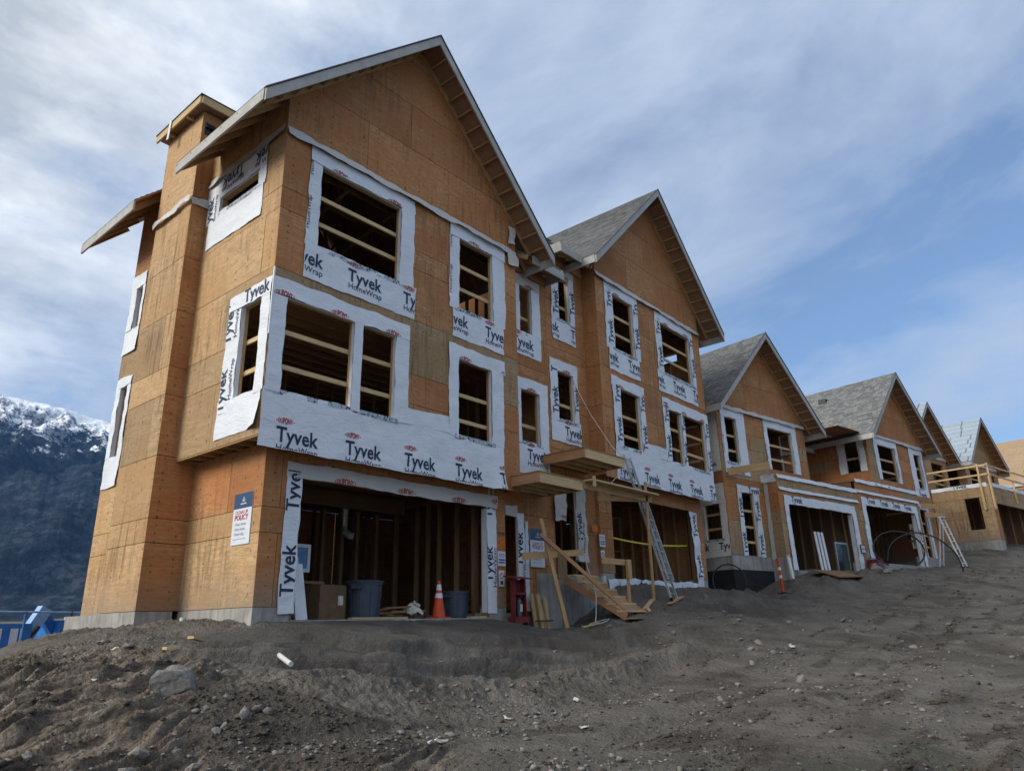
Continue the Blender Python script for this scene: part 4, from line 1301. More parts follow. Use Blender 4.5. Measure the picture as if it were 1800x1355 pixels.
    # strip of wrap flaring out under the gable
    wrap(fr, -0.40, XR, 8.80, 8.99, (), 'wrap_strip', 'wrap_strip', flare=0.10, rag=0.05, amp=0.02, under=0.012, cell=0.1)
    if first:
        wrap(lf, -0.40, 2.52, 8.84, 9.06, (), 'wrap_strip', 'wrap_strip', flare=0.06, rag=0.05, amp=0.02, under=0.012, cell=0.1)
        # left: corner window
        sx = lf.rng(-0.38, 1.08)
        def hang(u, v): return 0.10 * np.maximum(0.0, (u - 0.75) / 0.25) * np.maximum(0.0, 1 - v * 1.3)
        wrap(lf, -0.36, 1.12, 2.92, 3.62, (), lift=hang, rag=0.03)
        wrap(lf, -0.385, -0.10, 3.56, 5.45, jamb_letters(lf, -.385, -.1, 3.6, 5.4, .1, 1.2, .8, False), under=0.004)
        wrap(lf, 0.60, 1.07, 3.4, 5.6, [('T', sx[0] + 0.19, 3.4, 0.86, 90), ('T', sx[0] + 0.19, 4.75, 0.86, 90), ('H', sx[0] + 0.40, 3.62, 0.8, 90), ('H', sx[0] + 0.40, 4.85, 0.8, 90)], under=0.004)
        wrap(lf, -0.385, 1.05, 5.42, 5.74, [('T', sx[1] - 0.9, 5.47, 0.86)], under=0.009)
        # corner batten wrapped in white
        h.part('corner_strip', 'wrap', [(-0.418, -0.388, -0.432, -0.402, 4.6, 5.92)])
        # left: high slit window, wrap hung upside down
        sa = lf.rng(0.22, 2.55)
        wrap(lf, 0.28, 2.42, 7.29, 8.06, (), rag=0.03)
        wrap(lf, 0.22, 0.47, 7.98, 8.75, (), under=0.004)
        wrap(lf, 2.0, 2.55, 7.9, 8.6, [('T', sa[0] + 0.25, 7.75, 0.8, 90), ('H', sa[0] + 0.42, 7.85, 0.7, 90)], under=0.004)
        wrap(lf, 0.22, 2.58, 8.40, 8.93, [('T', sa[0] + 1.45, 8.84, 0.86, 180), ('H', sa[0] + 1.45, 8.60, 0.86, 180), ('T', sa[0] + 2.75, 8.84, 0.86, 180), ('H', sa[0] + 2.75, 8.60, 0.86, 180)], under=0.009)
        wrap(lf, 0.35, 2.15, 7.98, 8.062, (), 'sill_tape', 'sill_tape', rag=0.006, amp=0.003, under=0.013)
        # left rear narrow windows
        for (a0, a1, z0, z1), (w0, w1, y0, y1) in ((r1, (5.31, 6.08, 5.85, 7.88)), (r2, (5.27, 6.08, 2.66, 5.22))):
            wrap(lf, w0, w1, y0, z0, (), 'wrap', rag=0.03, lift=lambda u, v: 0.03 * (1 - v) * u)
            wrap(lf, w0, a0, z0, z1, (), under=0.004); wrap(lf, a1, w1, z0, z1, (), under=0.004)
            wrap(lf, w0, w1, z1, y1, (), under=0.009)
    # garage dressing
    if first:
        s0 = gf.rng(0.44, 0.75)[0]
        wrap(gf, 0.44, 0.75, -0.10, 2.36, [('T', s0 + 0.27, 0.17, 0.88, 90), ('T', s0 + 0.27, 1.62, 0.88, 90)], lift=lambda u, v: 0.02 * (1 - v), amp=0.015)
        s1 = gf.rng(5.71, 6.02)[0]
        wrap(gf, 5.71, 6.02, -0.12, 2.36, [('T', s1 + 0.17, 0.55, 0.80, 90), ('H', s1 + 0.31, 0.45, 0.86, 90), ('T', s1 + 0.17, 1.98, 0.80, 90)], amp=0.012)
        wrap(gf, 0.42, 6.06, 2.22, 2.50, [('D', s0 + 1.0, 2.18, 0.5), ('D', s0 + 2.55, 2.18, 0.5), ('D', s0 + 4.1, 2.18, 0.5), ('D', s0 + 5.4, 2.30, 0.42)], 'wrap_dull', under=0.008)
        wrap(gf, 5.76, 5.80, 2.5, 2.74, (), 'wrap_dull', rag=0.004); wrap(gf, 5.90, 5.94, 2.5, 2.74, (), 'wrap_dull', rag=0.004)
        # reveal of the garage opening
        h.part('wrap_return', 'wrap', [(0.752, 0.758, 0.0, 0.16, -0.1, 2.2)])
        h.part('wrap_return', 'wrap', [(5.70, 5.706, 0.0, 0.16, -0.1, 2.2)])
    else:
        s0 = gf.rng(0.44, 0.75)[0]
        wrap(gf, 0.46, 0.92, -0.30, 2.2, [('T', s0 + 0.2, 0.0, 0.8, 90), ('T', s0 + 0.2, 1.35, 0.8, 90)], amp=0.05, rag=0.05, lift=lambda u, v: 0.05 * (1 - v))
        wrap(gf, 5.3, 6.1, -0.42, -0.14, (), amp=0.04, rag=0.05)
        for k in range(4):
            wrap(gf, 0.8 + k * 1.2, 2.0 + k * 1.2, -0.36 - random.random() * .05, -0.12, (), 'wrap', amp=0.05, rag=0.05, d0=0.02)
        wrap(gf, 5.8, 5.86, 2.3, 2.72, (), 'wrap_dull', rag=0.004); wrap(gf, 5.96, 6.02, 2.3, 2.72, (), 'wrap_dull', rag=0.004)
    if first:
        h.part('light_leak_panel', 'lumber_old_shaded', [(-0.375, -0.35, 4.3, 6.0, -0.02, 2.7)])  # added backing panels, block sun leaking in through the sheet gaps
        h.part('light_leak_panel', 'lumber_old_shaded', [(0.03, 0.05, 0.32, 2.56, -0.02, 2.7)])
        h.part('light_leak_panel', 'lumber_old_shaded', [(0.03, 0.05, 2.6, 4.26, -0.2, 2.7)])
    # header beam over the garage
    h.part('garage_header', 'lumber_old_shaded', [(0.60, 5.86, 0.02, 0.16, 2.24, 2.62)])
    h.part('jamb_post', 'lumber_old_shaded', [(0.60, 0.75, 0.02, 0.16, -0.2, 2.236)])
    h.part('jamb_post', 'lumber_old_shaded', [(5.71, 5.86, 0.02, 0.16, -0.2, 2.236)])
    # entry: wrapped door jamb post
    if first:
        ej = Wall(h, 'front', 0.06)
        s2 = ej.rng(6.86, 7.10)[0]
        h.part('door_jamb', 'wrap_dull', [(6.86, 7.10, 0.065, 0.10, -0.05, 2.22), (6.42, 6.86, 0.065, 0.10, 2.12, 2.34)])
        wrap(ej, 6.86, 7.12, -0.06, 2.2, [('T', s2 + 0.17, 0.95, 0.82, 90), ('T', s2 + 0.17, -0.55, 0.82, 90), ('H', s2 + 0.25, 0.2, 0.8, 90)], amp=0.02)
        wrap(ej, 7.12, 7.3, -0.08, 2.05, (), amp=0.03, lift=lambda u, v: -0.04 * u)
        wrap(ej, 6.42, 6.86, 2.12, 2.36, (), 'wrap_dull')
    else:
        ej = Wall(h, 'front', 0.05)
        s2 = ej.rng(6.98, 7.5)[0]
        h.part('door_jamb', 'wrap_dull', [(6.98, 7.42, 0.055, 0.10, 0.3, 2.4)])
        wrap(ej, 6.98, 7.45, 0.25, 2.2, [('T', s2 + 0.28, 0.75, 0.82, 90), ('H', s2 + 0.40, 0.5, 0.8, 90)], 'wrap_dull', amp=0.05)
        wrap(Wall(h, 'front', 0.0), 7.95, 8.45, 1.22, 2.12, [('D', Wall(h, 'front', 0.0).rng(7.95, 8.45)[0] + 0.22, 1.3, 0.3)], 'wrap_dull', amp=0.05, rag=0.08)
        for i in range(5):
            h.part('stud', 'lumber_old_shaded', [(7.1 + i * 0.3, 7.14 + i * 0.3, 1.2, 1.3, -0.1, 2.7)])

    # roof
    roof = gable_roof(h, -1.27, 7.34, -1.05, 7.4, 8.98, AP, 13.28, -0.4, -0.4, XR, left_cut=(2.35, 4.35) if first else None)
    # low-slope roof over the entry bay, facing the street
    ze = 9.06; ye = -0.55
    mb = MB(); mb.slab([h.P((XR + 0.5, ye, ze)), h.P((XP + 0.03, ye, ze)), h.P((XP + 0.03, 3.4, ze + 2.3)), h.P((XR - 1.4, 3.4, ze + 2.3)), h.P((XR + 0.2, ye + 0.6, ze + 0.35))], 0.03)
    br = mb.build('bay_roof_deck', 'shingle', E, grain=(1, 0, 0))
    h.part('eave_fascia', 'fascia', [(XR + 0.55, XP + 0.04, ye - 0.04, ye, ze - 0.24, ze - 0.005)], br)
    h.part('eave_fascia', 'fascia', [(XP + 0.005, XP + 0.04, ye, 0.6, ze - 0.22, ze + 0.08)], br)
    for i in range(5):
        xx = XR + 0.35 + i * 0.38
        h.beam('rafter_tail', 'lumber', (xx, ye, ze - 0.13), (xx, 0.1, ze + 0.22), 0.04, 0.13, parent=br)
    h.beam('ledger', 'lumber_pink', (XR + 0.03, 0.06, 8.93), (XP - 0.03, 0.06, 8.93), 0.03, 0.16, parent=br)
    # scraps of wrap hanging at the roof junction
    if first:
        for (x, z, w_, hh) in ((6.18, 9.62, 0.20, 0.5), (6.05, 8.78, 0.45, 0.3)):
            wrap(Wall(h, 'front', -0.44), x, x + w_, z - hh, z, (), 'wrap_dull', rag=0.10, amp=0.07, cell=0.05)
    return h


unit1 = house_a('tall three-storey plywood townhouse at the left with a timber chimney chase', (0, 0, 0), False, True)
unit2 = house_a('three-storey plywood townhouse behind the aluminium ladder, second gable from the left', (16.74, 0, 0.92), True, False)


def chase_and_canopies():
    h = unit1; E = h.e
    cl, cf = Wall(h, 'left', -0.77), Wall(h, 'front', 2.58)
    m = lambda s, z: 'ply_weathered' if (1.5 < z < 5.8 and random.random() < 0.55) else 'ply_blond'
    sheets(cl, [(2.593, -0.0), (4.27, -0.0), (4.27, 8.55), (2.593, 8.55)], [], [0, 1.21, 1.66, 2.85, 4.07, 4.66, 5.88, 7.1, 8.55], m)
    sheets(cl, [(2.593, 8.55), (4.27, 8.55), (4.27, 10.75), (2.593, 10.75)], [], [8.56, 10.75], 'ply_blond')
    sheets(cf, [(-0.77, 0.0), (0.15, 0.0), (0.15, 8.55), (-0.77, 8.55)], [], [0, 1.21, 1.66, 2.85, 4.07, 4.66, 5.88, 7.1, 8.55], 'ply_red')
    sheets(cf, [(-0.77, 8.56), (0.15, 8.56), (0.15, 10.75), (-0.77, 10.75)], [(-0.70, -0.48, 10.18, 10.48)], [8.56, 10.75], 'ply_red')
    cb = Wall(h, 'back', 4.27)
    sheets(cb, [(-0.757, 0.0), (0.15, 0.0), (0.15, 10.75), (-0.757, 10.75)], [], [0, 2.44, 4.88, 7.3, 10.75], 'ply_blond')
    h.part('chase_foundation', 'concrete', [(-0.768, -0.1, 2.584, 4.26, -1.8, -0.004)])
    # cap
    cap = h.part('chimney_cap', 'ply_red', [(-0.90, 0.35, 2.40, 4.45, 10.80, 10.84)])
    h.part('cap_fascia', 'lumber_pale', [(-0.98, -0.94, 2.36, 4.50, 10.74, 10.93)], cap)
    h.part('cap_fascia', 'lumber_pale', [(-0.94, 0.35, 2.32, 2.36, 10.74, 10.93)], cap)
    h.part('cap_membrane', 'steel_dark', [(-1.0, 0.35, 2.30, 4.52, 10.932, 10.95)], cap)
    h.part('cap_blocking', 'lumber', [(-0.94, -0.78, 3.0, 3.05, 10.70, 10.79), (-0.94, -0.78, 3.9, 3.95, 10.70, 10.79), (-0.3, -0.25, 2.4, 2.57, 10.70, 10.79)], cap)
    mb = MB(); mb.beam((-1.0, 3.75, 11.0), (-1.0, 3.8, 10.48), 0.008, 0.11, up=(0, 1, 0)); mb.build('flashing_strip', 'aluminium', cap)
    vn = h.part('vent_hood', 'black_plastic', [(-0.69, -0.49, 2.56, 2.66, 10.19, 10.47)])
    mb = MB(); mb.hexa([(-0.70, 2.50, 10.33), (-0.48, 2.50, 10.33), (-0.48, 2.578, 10.36), (-0.70, 2.578, 10.36), (-0.70, 2.52, 10.35), (-0.48, 2.52, 10.35), (-0.48, 2.578, 10.49), (-0.70, 2.578, 10.49)])
    mb.build('vent_flap', 'black_plastic', vn)
    # wrap collar where the eave meets the chase
    wrap(cl, 2.57, 4.32, 8.38, 8.55, (), 'wrap_strip', 'wrap_strip', amp=0.05, rag=0.06, d0=0.01, flare=0.05)
    wrap(cf, -0.80, -0.35, 8.34, 8.55, (), 'wrap_strip', 'wrap_strip', amp=0.06, rag=0.07, d0=0.01, flare=0.05)
    # canopy frames over the two doors
    for (x0, x1, z0, hh) in ((6.13, 7.86, 2.70, unit1), (8.0, 9.88, 3.57, unit2)):
        px, pz = hh.e.location.x, hh.e.location.z
        a, b = x0 - px, x1 - px; z = z0 - pz; EE = hh.e
        def bx(name, m_, *q):
            mb = MB(); mb.box(*q); return mb.build(name, m_, EE)
        bx('canopy_rim', 'lumber_pale', a + 0.04, b, -1.24, -1.20, z, z + 0.24)
        bx('canopy_rim', 'lumber_pink', a, a + 0.04, -1.24, 0.095, z, z + 0.24)
        bx('canopy_rim', 'lumber', b - 0.04, b, -1.198, 0.095, z, z + 0.24)
        for k in range(3):
            yy = -0.86 + k * 0.34
            bx('canopy_joist', 'lumber_pale', a + 0.042, b - 0.042, yy, yy + 0.04, z + 0.002, z + 0.20)
        bx('canopy_top', 'ply_red', a - 0.02, b + 0.02, -1.26, 0.09, z + 0.242, z + 0.26)


chase_and_canopies()

# ------------------------------------------------------------------ the two-storey houses up the street
TH = R(-10.5)
FU = Vector((math.cos(TH), math.sin(TH), 0)); FV = Vector((-math.sin(TH), math.cos(TH), 0))


def frame(o, u, v, z): return Vector((o[0], o[1], 0)) + FU * u + FV * v + Vector((0, 0, z))


def house_b(label, loc, mir, g=0.6, gx=(-3.0, 3.13), half=5.65, cover='shingle', bare=False, rails=False, left_detail=True, slab_dz=0.0):
    E = thing('townhouse', label, 'house', loc, TH, 'townhouses under construction')
    h = House(E, mir)
    x0, x1 = gx; cx = (x0 + x1) / 2
    BK = 8.0; TOPW = 5.45
    gw, mw = Wall(h, 'front', 0.0), Wall(h, 'front', g)
    GD = (0.08, 4.96, -0.7, 1.95)
    DK = 2.98
    w1 = (x0 + 0.46, x0 + 1.2, 3.38, 5.10); w2 = (x0 + 3.32, x0 + 5.08, 3.40, 5.10)
    nar = (x0 + 0.98, x0 + 1.75, 0.0, 2.29)
    pr = 'ply_red'
    pm = lambda s, z: 'ply_weathered' if random.random() < (.8 if bare else .3) else 'ply_red'
    GL = -0.5
    # garage box
    sheets(gw, [(GL, -0.02), (half - 0.004, -0.02), (half - 0.004, DK), (GL, DK)], [GD], [-0.02, 1.2, 1.7, 2.42, DK], pm, phase=1.0)
    gl = Wall(h, 'left', GL)
    side_op = [(0.6, 1.35, 0.6, 2.3)] if g > 2 else []
    sheets(gl, [(0.013, -0.02), (g if g < 2 else 2.95, -0.02), (g if g < 2 else 2.95, DK), (0.013, DK)], side_op, [-0.02, 1.2, 1.62, 2.3, DK], 'ply_weathered' if g > 2 else pm)
    # main front wall, gable above
    ops = [w1, w2] + ([nar] if left_detail else [])
    zt = 5.87
    if x0 < GL: sheets(mw, [(x0, 0.0), (GL, 0.0), (GL, DK - 0.2), (x0, DK - 0.2)], ops, [0, 1.22, 2.44, DK - 0.2], pm, phase=0.8)
    sheets(mw, [(x0, DK - 0.2), (x1, DK - 0.2), (x1, zt), (cx, zt + (x1 - x0) / 2 * 0.985), (x0, zt)], ops, [DK - 0.2, 4.0, 4.6, TOPW, 6.68, 7.9, 9.2], pm, phase=0.8)
    ml = Wall(h, 'left', x0)
    fo = (0.9, 1.58, 0.58, 1.82)
    sheets(ml, [(g + 0.013, 0), (BK, 0), (BK, 5.6), (g + 0.013, 5.6)], [fo] if left_detail else ([(1.0, 1.62, 3.8, 5.3)] if False else []), [0, 1.22, 2.44, 3.05, 4.27, 5.6], pm)
    mr = Wall(h, 'right', x1)
    rec = max(3.25, g + 2.6)
    swin = (g + 0.45, g + 1.1, 3.75, 5.35) if g < 2 else (g + 0.5, g + 1.9, 3.2, 5.0)
    sheets(mr, [(g + 0.013, DK - 0.2), (rec, DK - 0.2), (rec, 5.6), (g + 0.013, 5.6)], [swin] if swin else [], [DK - 0.2, 4.0, 4.5, 5.6], pm)
    rw = Wall(h, 'front', rec)
    sheets(rw, [(x1, DK - 0.2), (half, DK - 0.2), (half, 5.5), (x1, 5.5)], [(x1 + 0.3, min(half - 0.2, x1 + 1.6), 3.05, 5.05)] if bare else [], [DK - 0.2, 4.2, 5.5], 'ply_weathered' if bare else pr)
    bk = Wall(h, 'back', BK)
    sheets(bk, [(x0, 0), (half, 0), (half, 5.6), (x0, 5.6)], [], [0, 2.9, 5.6], pr)
    h.part('party_wall', pr, [(half - 0.03, half - 0.006, 0.15, BK - 0.02, -0.6, DK - 0.08)])
    h.part('party_wall', pr, [(half - 0.03, half - 0.006, rec + 0.02, BK - 0.02, DK - 0.07, 5.35)])
    # slab, floors, deck
    h.part('garage_slab', 'concrete', [(0.05, half - 0.05, -0.04, BK - 0.1, -1.2, -0.49)])
    for q in ((GL, 0.06, 0.004, 0.3, -1.9, -0.025), (4.98, half, 0.004, 0.3, -1.9, -0.025), (GL + 0.003, GL + 0.3, 0.302, g if g < 2 else 3.4, -1.9, -0.026)):
        h.part('foundation_wall', 'concrete', [q])
    h.part('foundation_wall', 'concrete', [(x0 + 0.004, GL - 0.004, g + 0.004, g + 0.3, -0.5, -0.006), (x0 + 0.004, x0 + 0.3, g + 0.3, BK, -0.5, -0.006)])
    h.part('damp_proofing', 'membrane', [(x0, GL - 0.002, g - 0.004, g + 0.3, -2.6, -0.502), (x0 - 0.004, x0 + 0.3, g + 0.29, BK, -2.6, -0.503)])
    dk = h.part('deck_roof', 'ply_red', [(GL + 0.015, half - 0.02, 0.014, rec, DK - 0.06, DK - 0.02)])
    h.part('floor_deck', 'lumber_old_shaded', [(x0 + 0.02, half - 0.04, max(g, rec) + 0.02, BK - 0.02, DK - 0.3, DK - 0.26), (x0 + 0.02, x1 - 0.02, g + 0.02, max(g, rec) + 0.02, DK + 0.05, DK + 0.08)])
    h.part('ceiling', 'lumber_old_shaded', [(x0 + 0.02, half - 0.04, g + 0.02, BK - 0.02, TOPW + 0.02, TOPW + 0.05)])
    # garage interior studs
    for i in range(12):
        yy = 0.5 + i * 0.5
        h.part('stud', 'lumber_joist', [(5.15, 5.28, yy, yy + 0.042, -0.48, 2.6)])
    for i in range(10):
        xx = 0.1 + i * 0.5
        h.part('stud', 'lumber_joist', [(xx, xx + 0.042, 5.2, 5.32, -0.48, 2.6)])
    for i in range(6):
        xx = x0 + 0.35 + i * 0.5
        h.part('stud', 'lumber_old_shaded', [(xx, xx + 0.042, g + 2.2, g + 2.3, 0.0, 2.7)])
        h.part('stud', 'lumber_old_shaded', [(xx, xx + 0.042, g + 2.6, g + 2.7, DK + .1, 5.4)])
    h.part('garage_header', 'lumber_old_shaded', [(0.0, 5.05, 0.02, 0.16, 1.96, 2.35)])
    # openings and dressing
    window(mw, *w1, rails=(0.28, 0.62), lining=0 if bare else 0.07); window(mw, *w2, rails=(0.28, 0.62), lining=0 if bare else 0.07)
    if left_detail:
        window(mw, *nar, rails=(0.22, 0.46, 0.72)); window(ml, *fo, rails=(0.3, 0.72), wrapmat_='wrap_foil')
    if swin: window(mr, *swin, rails=(0.42,), lining=0 if bare else 0.07)
    if side_op: window(gl, *side_op[0], rails=(), lining=0)
    if not bare:
        framed_wrap(mw, w1[0], w1[1], w1[2], w1[3], x0 + 0.2, x0 + 1.75, 2.95, 5.45, jl='D', start=0.35, tape=True, head_letters=False)
        framed_wrap(mw, w2[0], w2[1], w2[2], w2[3], x0 + 3.04, x0 + 5.45, 3.3, 5.45, apron=False, jl='D', tape=False, head_letters=False)
        if swin:
            framed_wrap(mr, swin[0], swin[1], swin[2], swin[3], swin[0] - 0.32, swin[1] + 0.32, 3.2, 5.55, apron=False, jl='D', tape=False)
        if left_detail:
            s0 = mw.rng(nar[0] - 0.3, nar[1] + 0.55)[0]
            wrap(mw, nar[0] - 0.25, nar[0], -0.02, 2.3, [('T', s0 + 0.27, 0.05, 0.8, 90), ('T', s0 + 0.27, 1.3, 0.8, 90)] if not mir else (), under=0.004)
            s3 = mw.rng(nar[1], nar[1] + 0.35)[0]
            wrap(mw, nar[1], nar[1] + 0.36, -0.02, 2.4, [('T', s3 + 0.27, 0.02, 0.8, 90), ('T', s3 + 0.27, 1.25, 0.8, 90)], under=0.004)
            wrap(mw, nar[0] - 0.25, nar[1] + 0.42, 2.29, 2.55, [('T', s3 - 0.3, 2.3, 0.72)], under=0.009)
            wf = dict(mats='wrap_foil', amp=0.015, rag=0.03)
            sl = ml.rng(0.62, 1.8)
            wrap(ml, g + 0.02, 1.8, -0.04, 0.58, [('T', sl[0] + 0.72, 0.2, 0.8), ('T', sl[0] - 0.5, 0.2, 0.8)], **wf)
            wrap(ml, g + 0.02, 0.9, 0.5, 2.4, (), **wf); wrap(ml, 1.58, 1.8, 0.5, 2.4, (), **wf)
            wrap(ml, g + 0.02, 1.8, 1.82, 2.55, (), under=0.008, **wf)
            wrap(ml, 0.8, 1.7, 0.5, 0.582, (), 'sill_tape', 'sill_tape', rag=0.006, amp=0.003, under=0.014)
            wrap(ml, g + 0.02, 1.3, 3.0, 5.4, [('T', sl[0] + 0.5, 3.2, 0.5)], **wf)
            wrap(gl, g - 0.2, g - 0.03, -0.1, 2.9, (), 'wrap_strip', amp=0.03, rag=0.03)
        wrap(mw, x0, x1, TOPW - 0.06, TOPW + 0.12, (), 'wrap_strip', 'wrap_strip', flare=0.10, rag=0.05, amp=0.02, under=0.012, cell=0.12)
        # garage door surround
        s0 = gw.rng(-0.18, 5.3)[0]
        hl = [('T', s0 + 0.5 + 1.2 * i, 2.03, 0.78) for i in range(1 if not mir else 4)]
        wrap(gw, -0.18, 5.30, 1.95, 2.28, hl, under=0.009)
        s5 = gw.rng(-0.2, 0.08)[0]
        wrap(gw, -0.20, 0.08, -0.5, 2.05, () if not mir else [('T', s5 + 0.22, 0.4, 0.8, 90)], amp=0.02, lift=lambda u, v: 0.03 * (1 - v))
        wrap(gw, 4.96, 5.32, -0.62, 2.05, (), amp=0.03, lift=lambda u, v: 0.10 * np.maximum(0, 0.3 - v))
        h.part('wrap_return', 'wrap', [(0.082, 0.088, 0.0, 0.18, -0.48, 1.93)])
        h.part('wrap_return', 'wrap', [(4.95, 4.956, 0.0, 0.18, -0.48, 1.93)])
        wrap(gw, GL, half, 2.44, 2.56, (), 'wrap', rag=0.02, amp=0.02, flare=0.04, under=0.01, cell=0.1)
        wrap(gw, GL, half, DK - 0.1, DK + 0.06, [('T', s0 + 1.5, DK - 0.22, 0.7), ('T', s0 + 2.8, DK - 0.22, 0.7)] if mir else (), 'wrap', rag=0.03, amp=0.02, flare=0.05, under=0.01, cell=0.1)
        # corner flap on the parapet
        wrap(gl, 0.0, min(g, 1.2), DK - 0.22, DK + 0.08, (), 'wrap', rag=0.08, amp=0.07, under=0.01, cell=0.06)
    else:
        s0 = gl.rng(0.2, 2.9)[0]
        wrap(gl, 0.1, 2.9, DK - 0.14, DK + 0.06, [('T', s0 + 1.1, DK - 0.1, 0.75)], rag=0.03, amp=0.03)
        wrap(gw, GL, half, DK - 0.14, DK + 0.06, (), rag=0.03, amp=0.03)
        wrap(mw, x0, x1, TOPW - 0.1, TOPW + 0.1, (), 'wrap_strip', 'wrap_strip', flare=0.06, rag=0.05, amp=0.02, under=0.012, cell=0.12)
    # roof
    roof = gable_roof(h, x0 - 0.62, x1 + 0.62, g - 0.65, BK + 0.4, 5.30, cx, 5.30 + ((x1 - x0) / 2 + 0.62) * 0.985, g, x0, x1, cover=cover, look=0.42)
    vb = MB(); xx, yy = cx + (0.9 if mir else -0.9), g + 2.6; zz = 5.30 + (x1 + 0.62 - 0.9 - cx) * 0.985
    h.box(vb, xx - 0.25, xx + 0.12, yy, yy + 0.4, zz - 0.1, zz + 0.16)
    vb.build('roof_vent', 'black_plastic', roof)
    # eave of the link roof between the pair
    mb = MB(); mb.slab([h.P((x1 + 0.45, rec - 0.6, 5.12)), h.P((half + 0.02, rec - 0.6, 5.12)), h.P((half + 0.02, BK, 7.9)), h.P((x1 - 1.6, BK, 7.9))], 0.03)
    lr = mb.build('link_roof_deck', cover, E)
    h.part('eave_fascia', 'fascia', [(x1 + 0.5, half + 0.02, rec - 0.64, rec - 0.6, 4.90, 5.11)], lr)
    if rails:
        for zz in (DK + 0.5, DK + 1.0):
            h.beam('deck_rail', 'lumber_pale', (GL - 0.03, -0.06, zz), (GL - 0.03, 3.4, zz), 0.04, 0.09)
            h.beam('deck_rail', 'lumber_pale', (GL - 0.1, -0.05, zz), (half, -0.05, zz), 0.04, 0.09)
        for q in ((GL - 0.07, 0.35), (GL + 0.05, -0.09)):
            h.part('deck_post', 'lumber_pale', [(q[0] - 0.02, q[0] + 0.02, q[1] - 0.045, q[1] + 0.045, DK - 1.35, DK + 1.1)])
            h.part('deck_post', 'lumber_pale', [(q[0] - 0.062, q[0] - 0.022, q[1] - 0.03, q[1] + 0.06, DK - 1.4, DK + 0.4)])
        h.part('deck_post', 'lumber_pale', [(3.2, 3.24, -0.11, -0.02, DK - 0.8, DK + 1.1)])
    return h


O2 = (20.838, -1.54)
unit3 = house_b('two-storey plywood townhouse with gable and wide garage behind the orange post', (*O2, 1.8), False)
unit4 = house_b('two-storey townhouse with black hoop of pipe in front of its open garage', tuple(frame(O2, 11.3, -0.0, 2.28)), True, g=0.3)
O3 = (39.44, -5.9)
unit5 = house_b('unwrapped townhouse with timber deck rails and pale blue roof underlay, partly hidden', tuple(frame(O3, 0.5, 0, 3.36)), False, g=3.6, gx=(-1.2, 4.4), half=5.6, cover='underlay', bare=True, rails=True, left_detail=False)
unit6 = house_b('far townhouse with pale blue roof underlay, its gable next to bare plywood roof', tuple(frame(O3, 12.6, 0, 3.7)), True, g=3.6, gx=(-1.2, 4.6), half=6.5, cover='underlay', bare=True, rails=True, left_detail=False)


def far_house():
    E = thing('townhouse', 'farthest building at the right edge with a bare plywood roof', 'house', tuple(frame(O3, 25.5, 0, 4.6)), TH, 'townhouses under construction')
    h = House(E)
    w = Wall(h, 'left', 0.0); f = Wall(h, 'front', 2.0)
    sheets(w, [(2.0, -0.5), (11, -0.5), (11, 5.4), (2.0, 5.4)], [(3.0, 4.2, 3.6, 5.0), (6.0, 7.4, 3.6, 5.0)], [-0.5, 1.2, 2.4, 3.6, 5.4], 'ply_weathered')
    sheets(f, [(0, -0.5), (9, -0.5), (9, 5.4), (0, 5.4)], [(1.2, 2.6, 3.6, 5.0)], [-0.5, 1.2, 2.4, 3.6, 5.4], 'ply_red')
    h.part('foundation_wall', 'concrete', [(0.01, 9, 2.02, 11, -3, -0.5)])
    # roof: plywood sheets left bare on the slope facing the camera
    x0, xr, zz0, zr = -0.8, 5.2, 5.1, 9.8
    n = 6; m = 7
    for i in range(n):
        for j in range(m):
            a, b = i / n, (i + 1) / n; y0 = 0.8 + j * 1.6 + (0.8 if i % 2 else 0); y1 = y0 + 1.592
            mb = MB(); p = lambda t, y: (x0 + (xr - x0) * t, y, zz0 + (zr - zz0) * t)
            mb.slab([p(a + .002, y0), p(a + .002, y1), p(b, y1), p(b, y0)], 0.02)
            mb.build('plywood_sheet', 'ply_blond', E, grain=(0, 1, 0))
    mb = MB(); mb.slab([(xr, 0.8, zr), (11, 0.8, 5.1), (11, 12.6, 5.1), (xr, 12.6, zr)], 0.02); mb.build('roof_deck', 'ply_blond', E)
    h.part('eave_fascia', 'fascia', [(x0 - 0.03, x0 + 0.01, 0.8, 12.5, 4.85, 5.1)])


far_house()


# vents on the visible roof slope of the second townhouse
def roof_vents():
    e = unit2.e
    mb = MB()
    # unit2 local x is mirrored: left slope (towards the camera) is at house x > 3.035
    x = -(3.035 + 0.95); y = 3.1; z = 13.28 - 0.95
    mb.box(x - 0.2, x + 0.2, y, y + 0.42, z - 0.18, z + 0.16)
    mb.build('roof_vent', 'black_plastic', e)


roof_vents()

# ------------------------------------------------------------------ things on the site
def on_ground(x, y, d=0.0): return (x, y, gz(x, y) + d)


def flat_text(body, parent, to3, wd, x0, y0, mats, bold=0.01, name='printed_lettering', align='L'):
    mb = MB()
    for t in text_tris(body, bold):
        mb.face([to3(x0 + (x - (0.5 if align == 'C' else 0)) * wd, y0 + y * wd) for x, y in t])
    return mb.build(name, mats, parent)


